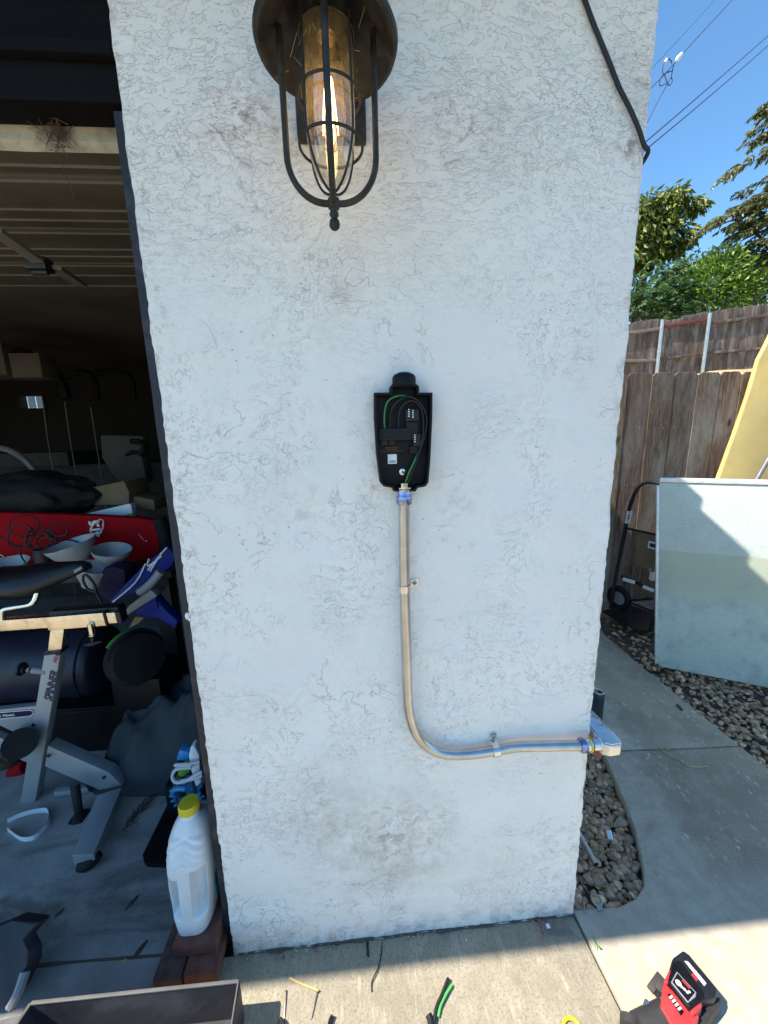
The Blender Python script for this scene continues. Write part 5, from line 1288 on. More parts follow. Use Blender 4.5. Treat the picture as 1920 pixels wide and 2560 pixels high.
# things around the bike's feet
def blob(name, c, r_, sc, m, label, cat, ns=2.5, amp=.25, group=None):
    q = MB(); q.ball(c, r_, 4, sc, amp, ns); return solo(name, q, m, label, cat, group)
blob('dark_bag', (-1.7759,0.8500,0.0129), .13, (1.1, .8, .8), 'debris', 'lumpy brown bag behind lower bike frame', 'bag')
blob('grey_rag', (-1.7199,0.8000,-0.0968), .10, (1.2, .7, .9), 'slate_cloth', 'crumpled blue-grey rag behind base rail of bike', 'rag', 4, .4)
b = MB(); b.tube([(-1.5213,0.7500,-0.1183), (-1.4805,0.7800,-0.1087), (-1.4465,0.8200,-0.1110)], .016, 10, 3); solo('orange_handle', b, 'orange', 'orange rod lying behind the diagonal bike stay', 'handle')
b = MB(); b.tube([(-1.6415,0.7500,-0.0004), (-1.5766,0.7500,0.0300)], .028, 12); solo('red_bottle', b, 'red_foam', 'small red plastic tube behind the seat tube foot', 'bottle')
b = MB(); b.prism([(-1.3341,0.5812,0.0100), (-1.3468,0.6143,0.0100), (-1.2336,0.6293,0.0100), (-1.1991,0.5932,0.0100)], (0, 0, .03), .01); solo('floor_mat', b, 'grey_plastic', 'pale grey scrap sheet lying under the diagonal stay', 'sheet')
# big navy bolster behind the bike
bol = thing('punching_bag', 'big dark navy cylindrical bag lying behind spin bike', 'punching bag', (-1.6, .98, 0))
ca, cb_ = V((-2.1146,1.0000,0.4045)), V((-1.2917,1.0000,0.3175)); ca.z = cb_.z = .405
b = MB(); N = 26; axis = (cb_ - ca); vs = []; k_ = 36
prof_ = [(0, .02), (.003, .12), (.012, .160), (.03, .172)] + [(t, .174 + .004 * math.sin(t * 40)) for t in np.linspace(.05, .94, 18)] + [(.965, .172), (.985, .155), (.996, .11), (1, .02)]
for (t, rr) in prof_:
    p = ca + axis * t
    for j in range(k_):
        a = 2 * math.pi * j / k_; d_ = rr * (1 + .03 * mnoise.noise(V((t * 6, math.cos(a) * 2, math.sin(a) * 2))))
        vs.append((p.x, p.y + d_ * math.cos(a), p.z + d_ * math.sin(a)))
b.add(vs, [(i * k_ + j, i * k_ + (j + 1) % k_, (i + 1) * k_ + (j + 1) % k_, (i + 1) * k_ + j) for i in range(len(prof_) - 1) for j in range(k_)] + [tuple(range(k_))[::-1], tuple((len(prof_) - 1) * k_ + j for j in range(k_))]); b.ang = 60
b.build('bag_body', 'navy_vinyl', bol)
b = MB()
for t in (.93,): b.torus(ca + axis * t, (1, 0, 0), .177, .004, 40, 6)
b.build('seam_band', 'saddle', bol)
b = MB(); b.prism([V((-1.0879,0.8500,0.5552)), V((-1.0748,0.8500,0.5517)), V((-1.1144,0.8500,0.4917)), V((-1.1395,0.8500,0.4573)), V((-1.1424,0.8500,0.4641)), V((-1.1161,0.8500,0.5181))], (.002, .01, 0), .001); b.build('silver_tape', 'grey_plastic', bol)
b = MB(); b.smooth = False; b.box((-2.3, .84, 0), (-1.12, 1.14, .235), .01); b.box((-2.31, .83, .235), (-1.11, 1.15, .255), .004); solo('storage_bin', b, 'black_plastic', 'long black lidded bin beneath the navy bag', 'storage bin')
# workbench behind
wb = thing('workbench', 'dark wooden workbench under red board at back', 'workbench', (-2, 1.45, 0))
b = MB(); b.smooth = False; b.box((-3.2, 1.18, .76), (-1.02, 1.95, .80), .004); b.build('bench_top', 'dark_wood', wb)
for x in (-3.1, -1.08):
    for y in (1.22, 1.9):
        b = MB(); b.smooth = False; b.box((x - .04, y - .04, 0), (x + .04, y + .04, .76)); b.build('leg', 'dark_wood', wb)
# red foam board
rb = thing('red_bodyboard', 'long red board with white emblem standing on dark workbench', 'bodyboard', (-2, 1.4, .8))
RC = [(-2.2061,1.4000,1.1368), (-2.0113,1.4000,1.1221), (-1.6126,1.4000,1.0919), (-1.2577,1.4000,1.0569), (-1.1860,1.4000,1.0413), (-1.1705,1.4000,0.9611), (-1.1757,1.4000,0.8690), (-1.1921,1.4000,0.7996), (-1.2760,1.4000,0.7763), (-1.6661,1.4000,0.7803), (-2.2826,1.4000,0.7925)]
b = MB(); b.prism(RC, (0, .06, 0), .012); b.build('deck', 'red_foam', rb)
b = MB(); e_ = [V((-1.1876,1.4000,1.0451)), V((-1.1649,1.4000,0.9608)), V((-1.1700,1.4000,0.8687)), V((-1.1982,1.4000,0.7921))]; b.tube([p + V((.016, .03, 0)) for p in e_], .040, 12, 5); b.build('black_bumper', 'rubber', rb)
em = V((-1.5032,1.3970,1.0138))
b = MB(); b.torus(em + V((0, -.001, -.005)), (0.12, 1, .25), .062, .0045, 48, 6, 25, 335, .42); b.build('emblem_ring', 'white_ink', rb)
b = MB(); b.torus(em + V((0, -.001, .006)), (0.12, 1, -.2), .050, .0028, 48, 6, 160, 420, .55); b.build('emblem_ring', 'white_ink', rb)
b = MB(); b.text("41.5", V((-1.4852,1.3960,0.9622)), (-.10, 0, 1), (-1, 0, -.05), .050, .0006, 0, .05, .78); b.build('lettering', 'white_ink', rb)
b = MB(); r = random.Random(3)
for i in range(7):
    p = V((-1.2766,1.3960,0.9591)).lerp(V((-1.2473,1.3960,0.9158)), i / 6); b.tube([p, p + V((r.uniform(-.01, .014), 0, r.uniform(-.012, .016)))], .0014, 5)
b.build('small_mark', 'white_ink', rb)
b = MB(); b.tube([(-2.0657,1.3960,0.8741), (-2.0464,1.3960,0.8694), (-2.0461,1.3960,0.8543), (-2.0704,1.3960,0.8517)], .0028, 6, 4); b.build('small_mark', 'white_ink', rb)
# frosted shades
def shade(c, r1, r2, h, tilt, label):
    m = Matrix.Rotation(R(tilt[0]), 4, 'X') @ Matrix.Rotation(R(tilt[1]), 4, 'Y')
    q = MB(); q.lathe([(r2, -h * .5), (r2 * 1.05, -h * .4), (r1 * .80, 0), (r1 * .98, h * .38), (r1, h * .5), (r1 * .96, h * .5), (r1 * .76, 0), (r2 * .9, -h * .4), (0, -h * .42)], c, 30, m); return solo('glass_lamp_shade', q, 'frosted', label, 'lamp shade', 'frosted lamp shades on the bench')
shade((-1.5215,1.2200,0.9178), .118, .045, .115, (8, -12), 'largest frosted bowl shade, against red board above saddle nose')
shade((-1.3240,1.2000,0.8864), .092, .040, .10, (8, 12), 'smaller tilted frosted shade, right of the largest one')
shade((-1.8565,1.2000,0.8426), .100, .045, .08, (10, 0), 'shallow frosted shade at left end behind saddle')
shade((-1.3716,1.1000,0.8195), .085, .04, .11, (0, 20), 'dim frosted shade low beneath the two upright ones')
b = MB(); r = random.Random(6); cc = V((-1.7228,1.2700,0.9973))
for i in range(9):
    c = cc + V((r.gauss(0, .06), r.uniform(-.02, .03), r.gauss(0, .035))); b.torus(c, (r.gauss(0, .5), 1, r.gauss(0, .5)), r.uniform(.03, .075), .0042, 26, 6)
b.tube([(-1.8315,1.2700,0.9669), (-1.8220,1.2500,0.9015), (-1.7697,1.2200,0.8522), (-1.7199,1.2000,0.8001)], .0042, 6, 5); b.tube([(-1.6228,1.2700,0.9787), (-1.5929,1.3000,0.9691), (-1.5559,1.3000,0.9530)], .0042, 6, 5); b.tube([(-1.9621,1.3000,1.0141), (-1.9183,1.3000,0.9766), (-1.8441,1.2800,0.9432)], .0042, 6, 5)
cts = solo('cable_tangle', b, 'cable', 'tangle of black cable piled in front of red board', 'cable')
b = MB(); b.cyl((-1.6958,1.2300,0.9301), (-1.7052,1.2300,0.8455), .040, 18, .034); b.cyl((-1.6951,1.2300,0.9406), (-1.6958,1.2300,0.9301), .036, 18); solo('spray_can', b, 'dark_case', 'dark squat canister under the black cable tangle', 'canister')
# blue bundle, grey and blue tool, by the jamb
b = MB(); b.prism([(-0.9105,0.9500,1.0005), (-0.8753,0.9500,0.9582), (-0.8999,0.9500,0.9024), (-1.0623,0.9500,0.7825), (-1.1993,0.9500,0.7253), (-1.2202,0.9500,0.7330), (-1.1261,0.9500,0.8248), (-1.0129,0.9500,0.9271)], (0, .09, 0), .02); bl = solo('blue_bundle', b, 'blue_plastic', 'folded shiny blue bundle with white stripes beside jamb', 'bundle')
b = MB()
for P_ in ([(-1.0157,0.9430,0.9233), (-1.0749,0.9430,0.8312), (-1.1933,0.9430,0.7379)], [(-0.9075,0.9430,0.9993), (-1.0085,0.9430,0.8914)], [(-0.9950,0.9430,0.9474), (-1.0059,0.9430,0.9102), (-0.9361,0.9430,0.9570)], [(-0.9979,0.9430,0.8845), (-0.9336,0.9430,0.9757)]): b.tube(P_, .004, 6, 3)
b.build('white_stripe', 'white_ink', bl)
b = MB(); b.tube([(-0.8761,0.8000,0.9301), (-0.9283,0.8000,0.8739), (-0.9821,0.8000,0.8353)], .018, 14, 3); b.prism([(-1.0637,0.8000,0.7376), (-1.0397,0.8000,0.7725), (-0.9319,0.8000,0.8474), (-0.9068,0.8000,0.8130), (-1.0280,0.8000,0.7415), (-1.0580,0.8000,0.7220)], (0, .07, 0), .008)
tg = solo('plastic_toy', b, 'grey_plastic', 'grey and blue plastic toy with tube handle leaning by jamb', 'toy')
b = MB(); b.prism([(-1.0226,0.8000,0.7412), (-0.9203,0.8000,0.8138), (-0.8897,0.8000,0.7575), (-0.8327,0.8000,0.6863), (-0.8491,0.8000,0.6438), (-0.9187,0.8000,0.7041), (-1.0041,0.8000,0.7187)], (0, .06, 0), .015); b.prism([(-0.9580,0.7900,0.7784), (-0.9119,0.7900,0.7997), (-0.9060,0.7900,0.7632), (-0.9469,0.7900,0.7414)], (0, .02, 0), .004); b.build('blue_tank', 'blue_plastic', tg)
b = MB(); b.prism([(-0.9798,0.8600,0.7972), (-0.9426,0.8600,0.8446), (-0.9153,0.8600,0.8184), (-0.9554,0.8600,0.7709)], (0, .06, 0), .008); b.build('rear_block', 'grey_plastic', tg)
b = MB(); b.prism([(-1.2950,1.0500,0.8743), (-1.2332,1.0500,0.8844), (-1.1762,1.0500,0.8615), (-1.1932,1.0500,0.7477), (-1.2765,1.0500,0.6840), (-1.3405,1.0500,0.7424)], (0, .12, 0), .03); solo('purple_bag', b, 'purple', 'dull purple cloth bag below the frosted shades', 'bag')
b = MB(); b.tube([(-1.3349,0.9800,0.8629), (-1.3167,0.9800,0.8683), (-1.2896,0.9800,0.8217), (-1.2901,0.9800,0.7827), (-1.3227,0.9800,0.7976), (-1.3364,0.9800,0.8372), (-1.3321,0.9800,0.8627)], .006, 8, 5); b.tube([(-1.2901,0.9800,0.7827), (-1.2742,0.9800,0.7358), (-1.2600,0.9700,0.7131)], .006, 8, 3); solo('handle_loop', b, 'navy_vinyl', 'dark looped handle in front of purple bag', 'handle')
b = MB(); b.prism([(-1.0059,0.7200,0.7029), (-0.9696,0.7200,0.7564), (-0.9314,0.7200,0.7511), (-0.9613,0.7200,0.7236)], (0, .02, 0), .004); solo('paper_card', b, 'cardboard', 'small pale folded card leaning above green-banded bag', 'card')
# green-banded round bag
rbg = thing('round_bag', 'black round bag with bright green and purple rim at end of navy bag', 'bag', (-.98, .8, .3))
GA = 345
rc_ = V((-1.0317,0.7800,0.5295)); ax_ = V((.75, -.55, .25)).normalized()
mr = V((0, 0, 1)).rotation_difference(ax_).to_matrix().to_4x4()
b = MB(); b.lathe([(0, -.06), (.105, -.055), (.120, -.02), (.120, .02), (.108, .05), (0, .06)], rc_, 36, mr); b.build('bag_shell', 'rubber', rbg)
b = MB(); b.torus(rc_ + ax_ * -.006, ax_, .126, .008, 30, 8, GA, GA + 105); b.build('green_band', 'lime', rbg)
b = MB(); b.torus(rc_ + ax_ * .020, ax_, .121, .008, 40, 8, GA - 20, GA + 130); b.build('purple_band', 'purple', rbg)
b = MB(); b.box(rc_ + V((-.12, -.02, -.30)), rc_ + V((.1, .2, -.10)), .02); b.box(rc_ + V((-.12, -.02, -.62)), rc_ + V((.1, .2, -.31)), .02); solo('black_carton', b, 'black_plastic', 'black boxy luggage below green-banded round bag', 'luggage')
# slate tarp heap
b = MB(); b.ang = 60; N = 44; vs = []
for j in range(N + 1):
    for i in range(N + 1):
        u_, v_ = i / N, j / N
        x = -1.22 + .80 * u_ + .04 * mnoise.noise(V((u_ * 3, v_ * 3, 1))); y = .60 + .42 * v_ - .05 * math.sin(u_ * 3.1)
        e = min(1, 7 * v_) * min(1, 6 * u_ + .1)
        h = (.20 + .22 * u_) * (1 - (1 - min(1, v_ * 1.8)) ** 2.4) * e
        f = mnoise.fractal(V((u_ * 4, v_ * 2.2, 3)), .7, 2, 3); rdg = 1 - abs(mnoise.noise(V((u_ * 5 + v_ * 3, v_ * 1.5, 8))))
        vs.append((x, y, max(.004, h + .08 * f * e + .055 * (rdg ** 3) * e + .018 * (1 - abs(mnoise.noise(V((u_ * 11 - v_ * 6, v_ * 4, 5))))) ** 5 * e)))
b.add(vs, [(j * (N + 1) + i, j * (N + 1) + i + 1, (j + 1) * (N + 1) + i + 1, (j + 1) * (N + 1) + i) for j in range(N) for i in range(N)])
solo('tarp_heap', b, 'slate_cloth', 'crumpled slate-blue tarp heaped on garage floor near jamb', 'tarp')
# steam cleaner like gadget
gad = thing('hand_cleaner', 'blue white and green handheld cleaner with coiled pale hose behind jug', 'cleaner', (-.74, .45, 0))
YG = .42
b = MB(); b.ang = 50; b.prism([(-0.7404,0.4000,0.2139), (-0.7307,0.4000,0.2312), (-0.6364,0.4000,0.2275), (-0.6313,0.4000,0.1838), (-0.6676,0.4000,0.1316), (-0.7278,0.4000,0.0942), (-0.7463,0.4000,0.1278), (-0.7475,0.4000,0.1777)], (0, .09, 0), .015); b.build('oval_tray', 'clear_plastic', gad)
b = MB(); b.torus((-0.6974,0.4100,0.1489), (0.1, 1, .35), .046, .009, 30, 8, 30, 330, 1.2); b.prism([(-0.7194,0.4200,0.1906), (-0.6782,0.4200,0.1956), (-0.6750,0.4200,0.1356), (-0.6982,0.4200,0.1127), (-0.7088,0.4200,0.1519)], (0, .04, 0), .006); b.prism([(-0.6559,0.4200,0.1901), (-0.6369,0.4200,0.2006), (-0.6403,0.4200,0.1697), (-0.6699,0.4200,0.1350)], (0, .03, 0), .005); b.build('blue_head', 'sky_plastic', gad)
b = MB()
for i in range(11):
    t = R(70 + i * 19); p = V((-0.6948,0.4050,0.1541)); b.beam(p + V((-math.sin(t) * .044, 0, math.cos(t) * .055)), p + V((-math.sin(t) * .066, 0, math.cos(t) * .078)), .006, .006)
b.build('bristle_tuft', 'sky_plastic', gad, kind='stuff') if False else b.build('bristle_ring', 'sky_plastic', gad)
b = MB(); b.prism([(-0.6457,0.3600,0.3692), (-0.6343,0.3600,0.4053), (-0.6198,0.3600,0.4068), (-0.6079,0.3600,0.3655), (-0.6121,0.3600,0.3077), (-0.6139,0.3600,0.2487), (-0.6359,0.3600,0.2271), (-0.6424,0.3600,0.2754), (-0.6464,0.3600,0.3228)], (0, .035, 0), .010); b.build('white_handle', 'white_plastic', gad)
b = MB(); b.prism([(-0.6997,0.3700,0.3417), (-0.6812,0.3700,0.3862), (-0.6468,0.3700,0.3742), (-0.6540,0.3700,0.3342)], (0, .04, 0), .010); b.build('blue_nozzle', 'sky_plastic', gad)
b = MB(); b.prism([(-0.7092,0.3800,0.2737), (-0.6836,0.3800,0.3038), (-0.6564,0.3800,0.3070), (-0.6571,0.3800,0.2803), (-0.6920,0.3800,0.2552)], (0, .04, 0), .008); b.build('green_cap', 'green_plastic', gad)
b = MB(); b.tube([(-0.6012,0.3450,0.3533), (-0.6397,0.3450,0.3485), (-0.6821,0.3450,0.3499), (-0.6883,0.3450,0.3453), (-0.6782,0.3450,0.3432), (-0.6310,0.3450,0.3419)], .0048, 8, 5); b.tube([(-0.6346,0.3500,0.3286), (-0.6873,0.3500,0.3253), (-0.7060,0.3500,0.2981), (-0.6961,0.3450,0.2760), (-0.6601,0.3400,0.2804), (-0.6219,0.3350,0.3048), (-0.5918,0.3350,0.3191)], .0062, 8, 6); b.tube([(-0.5934,0.3350,0.3048), (-0.6329,0.3350,0.2915), (-0.6729,0.3380,0.2850)], .0060, 8, 5); b.build('coiled_hose', 'pale_hose', gad)
b = MB(); b.box((-.80, .44, 0), (-.60, .60, .16), .015); solo('dark_crate', b, 'black_plastic', 'black crate on the floor holding up the blue handheld cleaner', 'crate')
# flat black board on the floor
b = MB(); b.prism(rounded([(-0.8266,0.3030,0.0020), (-0.8291,0.5323,0.0020), (-0.7398,0.5173,0.0020), (-0.6762,0.2529,0.0020), (-0.8023,0.2692,0.0020), (-0.8266,0.3030,0.0020)], .03, 4)[:-1], (0, 0, .018), .004); solo('black_mat', b, 'black_plastic', 'flat black round-cornered board lying on floor left of white jug', 'mat')
b = MB(); r = random.Random(14)
for i in range(70):
    t = r.random(); p = V((-0.9561,0.4263,0.0060)).lerp(V((-0.9240,0.5695,0.0060)), t) + V((r.gauss(0, .008), r.gauss(0, .008), 0)); b.tube([p, p + V((r.uniform(-.01, .04), r.uniform(.0, .05), r.uniform(0, .008)))], .0013, 4)
solo('palm_frond_bit', b, 'debris', 'dry brown feathery plant scrap on garage floor', 'leaf')
for P_, rr, lab in (((-0.6968,0.0329,0.0060), .016, 'dark dry leaf lying in front of brown bricks'), ((-0.7887,0.1596,0.0060), .016, 'dark dry leaf on grey floor left of white jug'), ((-1.0103,0.1526,0.0060), .010, 'tiny dark leaf crumb on middle of grey floor')):
    b = MB(); b.ball(P_, rr, 2, (.45, 1.5, .2), .3, 2, Matrix.Rotation(R(-30), 4, 'Z')); solo('dry_leaf', b, 'debris', lab, 'leaf')
b = MB(); b.beam((-0.7367,0.0093,0.0060), (-0.7223,0.0125,0.0060), .006, .003, up=(0, 0, 1)); solo('wood_chip', b, 'straw', 'pale wood sliver on floor seam in front of bricks', 'wood chip')
# floor seam between garage slab and apron: shallow dark trough of dirt
b = MB(); b.smooth = False; n = 60; vs = []
for i in range(n + 1):
    x = -2.2 + 1.60 * i / n; w_ = .004 + .004 * mnoise.noise(V((x * 9, 0, 0))); y = .016 - (x + .63) * .018 + .003 * mnoise.noise(V((x * 4, 3, 0)))
    vs += [(x, y - w_, .006), (x, y + w_, .006)]
b.add(vs, [(2 * i, 2 * i + 2, 2 * i + 3, 2 * i + 1) for i in range(n)]); struct('floor_seam', b, 'joint')
b = MB(); b.smooth = False; n = 160; vs = []
for i in range(n + 1):
    x = WL + 1.05 * i / n; w_ = max(-.003, .001 + .011 * mnoise.noise(V((x * 16, 0, 2))) + .006 * mnoise.noise(V((x * 60, 4, 2))))
    vs += [(x, -.004 - w_, .004), (x, .004, .005)]
b.add(vs, [(2 * i, 2 * i + 2, 2 * i + 3, 2 * i + 1) for i in range(n)]); struct('wall_foot_dirt', b, 'joint')
# jug on bricks
jug = thing('plastic_jug', 'white plastic jug with yellow cap standing on bricks by jamb', 'jug', (-.505, .07, .085))
b = MB(); b.ang = 50
jx, jz0 = -.524, .086
def jsec(z):      # half width, front y, back y at height
    ks = [(.0, .042, .006, .15), (.012, .048, -.006, .165), (.06, .054, -.010, .172), (.16, .060, -.010, .174), (.24, .060, -.006, .172), (.285, .056, .004, .165), (.315, .050, .018, .145), (.335, .040, .030, .115), (.348, .030, .038, .098), (.356, .024, .045, .092), (.372, .0235, .046, .091)]
    for i in range(len(ks) - 1):
        if z <= ks[i + 1][0]:
            t = (z - ks[i][0]) / (ks[i + 1][0] - ks[i][0]); return [ks[i][m] + (ks[i + 1][m] - ks[i][m]) * t for m in (1, 2, 3)]
    return list(ks[-1][1:])
vs = []; kz = 120; kn = 140
for j in range(kz + 1):
    z = .372 * j / kz; hw, yf, yb_ = jsec(z); ym, hy = (yf + yb_) / 2, (yb_ - yf) / 2
    for i in range(kn):
        t = 2 * math.pi * i / kn; c_, s_ = math.cos(t), math.sin(t); e = .55 if z < .31 else .55 + .45 * min(1, (z - .31) / .04)
        px_ = math.copysign(abs(c_) ** e, c_) * hw; py_ = ym + math.copysign(abs(s_) ** e, s_) * hy
        # grip hollows either side of the handle on the narrow front
        if s_ < -.15:
            a_ = abs(px_); zt_ = .238 if px_ > 0 else .215      # pocket tops differ, the right one reaches higher
            q_ = min(1, max(0, (z - .070) / .018)) * min(1, max(0, (zt_ - z) / .012))
            e_ = min(1, max(0, (a_ - .0155) / .005)) * min(1, max(0, (hw - .0055 - a_) / .009))
            py_ += .034 * (q_ * q_ * (3 - 2 * q_)) * (e_ * e_ * (3 - 2 * e_))
        if .25 < z < .32: py_ += .0035 * math.sin((z + abs(px_) * .55) * 300) * (1 if s_ < 0 else 0)
        vs.append((jx - .0 + px_ + .01 * (z / .37), py_, jz0 + z))
fs = [(j * kn + i, j * kn + (i + 1) % kn, (j + 1) * kn + (i + 1) % kn, (j + 1) * kn + i) for j in range(kz) for i in range(kn)] + [tuple(range(kn))[::-1], tuple(kz * kn + i for i in range(kn))]
b.add(vs, fs); b.build('jug_body', 'jug', jug)
b = MB(); b.lathe([(.0, .0), (.0265, .0), (.0275, .003), (.0275, .022), (.026, .026), (0, .027)], (jx + .01, .069, jz0 + .366), 40)
for i in range(30):
    t = 2 * math.pi * i / 30; b.box((jx + .01 + .0272 * math.cos(t) - .0008, .069 + .0272 * math.sin(t) - .0008, jz0 + .369), (jx + .01 + .0272 * math.cos(t) + .0008, .069 + .0272 * math.sin(t) + .0008, jz0 + .388))
b.build('screw_cap', 'jug_cap', jug)
b = MB(); b.box((jx + .0605, .05, jz0 + .06), (jx + .0635, .15, jz0 + .19), .001); b.box((jx - .0585, .05, jz0 + .06), (jx - .0570, .15, jz0 + .19), .0006); b.build('side_label', 'teal_label', jug)
b = MB(); b.box((-.612, -.060, 0), (-.535, .16, .040), .006); solo('brick', b, 'brick_dark', 'brown brick under left side of white jug', 'brick', 'bricks under the jug')
b = MB(); b.box((-.531, -.058, 0), (-.438, .15, .040), .006); solo('brick', b, 'brick', 'red brick under right side of white jug', 'brick', 'bricks under the jug')
b = MB(); b.box((-.572, -.020, .0415), (-.448, .19, .085), .006); solo('brick', b, 'brick', 'uppermost red brick directly carrying white jug', 'brick', 'bricks under the jug')
# open dark carton in front
bx = thing('open_box', 'open shallow dark grey box at lower left on slab', 'box', (-.6, -.3, 0))
zt = .13
pts = {'bl': V((-0.8561,-0.1271,0.1300)), 'br': V((-0.3489,-0.1336,0.1300))}
bl_, br_ = pts['bl'], pts['br']; e1 = (br_ - bl_).normalized(); e2 = V((e1.y, -e1.x, 0))
fl_, fr_ = bl_ + e2 * .34 + e1 * -.05, br_ + e2 * .34 + e1 * .03
def wallp(a, c, th, m, nm):
    q = MB(); q.smooth = False; d_ = (c - a).normalized(); n_ = V((d_.y, -d_.x, 0)) * th
    q.prism([(a.x, a.y, .002), (c.x, c.y, .002), (c.x, c.y, zt), (a.x, a.y, zt)], tuple(n_), .0008, 1); return q.build(nm, m, bx)
wallp(bl_ - e2 * .003, br_ - e2 * .003, .006, 'box_inner', 'side_wall'); wallp(br_, fr_, -.004, 'box_inner', 'side_wall'); wallp(bl_, fl_, .004, 'box_inner', 'side_wall'); wallp(fl_, fr_, -.004, 'box_inner', 'side_wall')
q = MB(); q.smooth = False; q.prism([tuple(V((p.x, p.y, .004))) for p in (bl_, br_, fr_, fl_)], (0, 0, .003)); q.build('box_floor', 'box_inner', bx)
q = MB(); q.ang = 30; q.beam(bl_ + V((0, 0, .0015)), br_ + V((0, 0, .0015)), .008, .005, up=(0, 0, 1), bev=.002); q.beam(br_ + V((0, 0, .0015)), fr_ + V((0, 0, .0015)), .004, .004, up=(0, 0, 1), bev=.001); q.beam(bl_ + V((0, 0, .0015)), fl_ + V((0, 0, .0015)), .008, .005, up=(0, 0, 1), bev=.002); q.build('rolled_rim', 'box_edge', bx)
q = MB(); q.smooth = False; a = bl_ + e2 * .02; q.prism([tuple(a + V((-.004, 0, 0))), tuple(fl_ + V((-.004, 0, 0))), tuple(fl_ + V((-.11, 0, -.05))), tuple(a + V((-.11, .02, -.05)))], (0, 0, .003)); q.build('side_flap', 'box_edge', bx)
# dark case standing at the left edge
q = MB(); q.smooth = True; q.ang = 25
CP = [(-1.1193,0.0202,0.1500), (-1.0625,0.0370,0.1500), (-1.0360,0.0491,0.1500), (-0.9562,0.0338,0.1500), (-0.9824,0.0084,0.1300), (-0.9605,-0.0074,0.1100), (-0.9549,-0.0192,0.0800), (-0.9667,-0.0555,0.0500), (-0.9933,-0.0744,0.0300), (-1.0612,-0.0756,0.0200)]
q.prism(CP, (.012, .03, -.02), .005); cs = solo('tool_case', q, 'dark_case', 'dark navy plastic case with notched edge at far left', 'case')
q = MB(); q.tube([(-0.9528,-0.0332,0.0800), (-0.9509,-0.0621,0.0600), (-0.9622,-0.0791,0.0400)], .012, 8, 3); q.build('pale_trim', 'grey_plastic', cs)

# ---- far end of the garage ----
cbx = thing('cardboard_carton', 'brown cardboard carton with handwritten side behind red board', 'carton', (-2, 1.75, .8))
b = MB(); b.prism([(-1.7631,1.6200,1.1165), (-1.7481,1.6200,1.2038), (-1.4438,1.6200,1.2555), (-1.4229,1.6200,1.1853), (-1.4348,1.6200,1.1042)], (0, .25, 0), .004); b.prism([(-1.4541,1.6600,1.0978), (-1.4175,1.6600,1.1531), (-1.3002,1.6600,1.1225), (-1.3023,1.6600,1.0540)], (0, .2, 0), .004); b.build('carton_body', 'cardboard', cbx)
b = MB(); b.text("197", V((-1.7323,1.6150,1.0620)), (-.45, 0, 1), (-1, 0, -.35), .032, .0006, .1, 0, .9); b.build('lettering', 'ink', cbx)
b = MB(); b.prism([(-1.6818,1.5500,1.0637), (-1.3933,1.5500,1.1218), (-1.3832,1.5500,1.1151), (-1.3815,1.5500,1.0400), (-1.4292,1.5500,1.0300), (-1.6857,1.5500,1.0403)], (0, .05, 0), .003); wc_ = solo('white_packet', b, 'white_plastic', 'flat white packet with green corner in front of cardboard carton', 'packet')
b = MB(); b.prism([(-1.4472,1.5470,1.0472), (-1.3794,1.5470,1.0643), (-1.3795,1.5470,1.0382)], (0, .002, 0)); b.build('green_corner', 'green_plastic', wc_)
b = MB(); b.ang = 50; b.prism([(-1.8913,1.6600,1.1736), (-1.8245,1.6600,1.2376), (-1.7389,1.6600,1.2531), (-1.7526,1.6600,1.2131), (-1.8388,1.6600,1.1569)], (0, .1, 0), .015); yb_ = solo('blue_yellow_bag', b, 'sky_plastic', 'crinkled blue and yellow plastic bag beside cardboard carton', 'bag')
b = MB(); b.prism([(-1.8565,1.6550,1.1546), (-1.7724,1.6550,1.1997), (-1.6787,1.6550,1.2407), (-1.6801,1.6550,1.2113), (-1.7787,1.6550,1.1630), (-1.8015,1.6550,1.1117), (-1.8417,1.6550,1.1206)], (0, .05, 0), .01); b.build('yellow_panel', 'yellow_bag', yb_)
blob('dark_duffel', (-2.0177,1.6200,1.1770), .26, (1.5, .7, .62), 'rubber', 'large black duffel lying behind red board', 'bag', 1.6, .15)
b = MB(); b.torus((-2.3200,1.9000,1.2396), (.3, 1, .2), .24, .02, 40, 8); b.tube([(-2.3601,1.8500,1.2702), (-2.2862,1.8500,1.2055)], .010, 8); solo('bike_wheel', b, 'grey_pipe', 'dim wheel rim leaning behind black duffel', 'wheel')
b = MB(); b.prism([(-2.0194,2.4000,1.5549), (-1.6909,2.4000,1.5381), (-1.6955,2.4000,1.4416), (-1.7213,2.4000,1.3866), (-1.7121,2.4000,1.1595), (-1.8919,2.4000,1.1175), (-1.9813,2.4000,1.2441), (-2.0365,2.4000,1.3766)], (0, .12, 0), .02); wp = solo('pale_panel', b, 'ceiling', 'dim pale panel with dark curved handle at back right of garage', 'panel')
b = MB(); b.tube([(-1.7740,2.3700,1.4993), (-1.7047,2.3700,1.4885), (-1.6832,2.3700,1.4514), (-1.7145,2.3700,1.3878)], .022, 8, 4); b.tube([(-1.8255,2.3700,1.3909), (-1.7683,2.3700,1.4169), (-1.7145,2.3700,1.3878)], .014, 8, 4); b.build('curved_handle', 'rubber', wp)
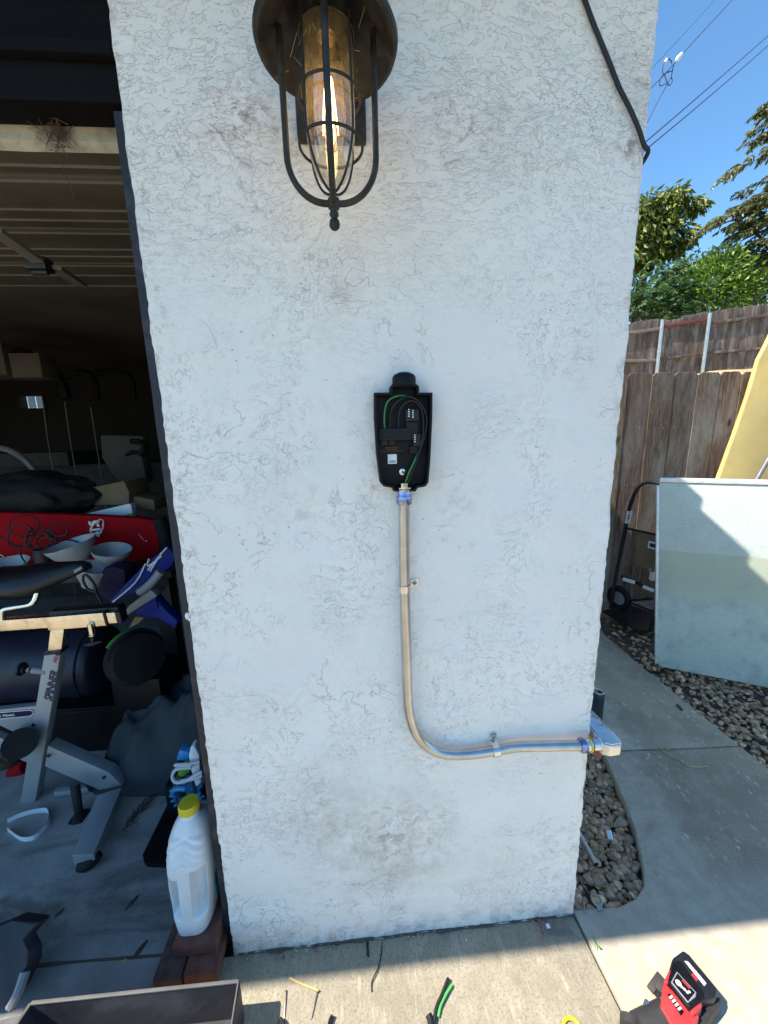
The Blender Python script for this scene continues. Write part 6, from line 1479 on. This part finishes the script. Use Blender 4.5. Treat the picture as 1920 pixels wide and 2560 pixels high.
for (a, c, lab) in (((-2.5453,2.6000,1.8253), (-2.5638,2.6000,1.5490), 'leftmost thin pale rod standing beside bright garage window'), ((-2.3755,2.6000,1.8335), (-2.3862,2.6000,1.5112), 'middle and longest thin pale rod in dark garage'), ((-2.1781,2.6000,1.7864), (-2.1801,2.6000,1.6451), 'shortest thin pale rod at right in dark garage')):
    b = MB(); b.cyl(a, c, .0035, 8); b.cyl(V(c), V((c[0] - .02, c[1], 0)), .0035, 8); solo('thin_rod', b, 'grey_pipe', lab, 'rod', 'thin rods leaning in the garage')
b = MB(); b.tube([(-3.3394,3.2000,2.3377), (-3.2806,3.2000,2.3270), (-3.0826,3.2000,2.2944), (-2.9060,3.2000,2.2461), (-2.8202,3.2000,2.1457), (-2.7762,3.2000,2.0391), (-2.7610,3.2000,1.9153)], .045, 8, 6); solo('garage_track', b, 'rubber', 'thick dark curved hose hanging over bright garage window', 'hose')
b = MB(); b.tube([(-3.0079,3.6000,2.1845), (-2.8624,3.6000,2.2234), (-2.7514,3.6000,2.1931), (-2.7103,3.6000,2.0871), (-2.7294,3.6000,1.9330)], .035, 8, 6); b.tube([(-2.7011,3.6000,2.2158), (-2.4892,3.6000,2.2250), (-2.3652,3.6000,2.1884), (-2.3369,3.6000,2.0581), (-2.3542,3.6000,1.9388)], .035, 8, 6); solo('door_spring', b, 'rubber', 'pair of dim dark arches on garage back wall', 'arches')
b = MB(); b.smooth = False; b.box((-3.9, 2.9, 0), (-1.3, 3.3, 1.30), .01); b.box((-3.2, 2.7, 1.30), (-2.5, 3.2, 1.42), .01); solo('dark_cabinet', b, 'dark_wood', 'low dark cabinet along back of garage', 'cabinet')
b = MB(); b.box((-2.6164,2.4000,2.5116), V((-2.5598,2.4000,2.3764)) + V((0, .2, .0)), .01) if False else b.box((-2.95, 2.4, 2.02), (-2.62, 2.7, 2.26), .01); b.box((-2.60, 2.42, 2.0), (-2.38, 2.6, 2.18), .01); solo('door_opener', b, 'ceiling', 'dim box of garage door opener under ceiling at left', 'door opener')
# window in the back wall and the shed seen through it
wf = thing('back_window', 'small bright window in dark garage back wall', 'window', ((wx0 + wx1) / 2, 5.0, wz0))
b = MB(); b.smooth = False
for (lo, hi) in (((wx0, 4.98, wz0 - .03), (wx1, 5.14, wz0 + .012)), ((wx0, 4.98, wz1 - .012), (wx1, 5.14, wz1 + .03)), ((wx0 - .03, 4.981, wz0 - .031), (wx0 + .01, 5.141, wz1 + .031)), ((wx1 - .01, 4.981, wz0 - .031), (wx1 + .03, 5.141, wz1 + .031))): b.box(lo, hi, .004)
b.build('window_frame', 'dark_wood', wf)
b = MB(); b.smooth = False; b.box((wx0 + .03, 5.06, wz0 + .03), (wx1 - .03, 5.064, wz1 - .03)); b.build('window_pane', 'window_glass', wf)
b = MB(); b.ang = 60; vs = []; n = 160
for i in range(n + 1):
    x = -8.5 + 6 * i / n; y = 7.0 + .03 * math.sin(i * 1.57); vs += [(x, y, 0), (x, y, 3.0)]
b.add(vs, [(2 * i, 2 * i + 2, 2 * i + 3, 2 * i + 1) for i in range(n)]); b.add([(-8.5, 7.06, 0), (-2.5, 7.06, 0), (-2.5, 9, 0), (-8.5, 9, 0), (-8.5, 7.06, 3), (-2.5, 7.06, 3), (-2.5, 9, 3), (-8.5, 9, 3)], [(4, 5, 6, 7), (1, 2, 6, 5), (0, 3, 7, 4), (2, 3, 7, 6)])
solo('corrugated_shed', b, 'siding', 'white corrugated shed seen through back garage window', 'shed')

b = MB(); b.tint = []; r = random.Random(44)
sb = stones(lambda q: (WL + .02 + q.random() * 1.02, -.006 - abs(q.gauss(0, .010))), 60, .0015, .0042, .004, 45, .2)
struct('wall_foot_grit', sb, 'stone', 'stuff')
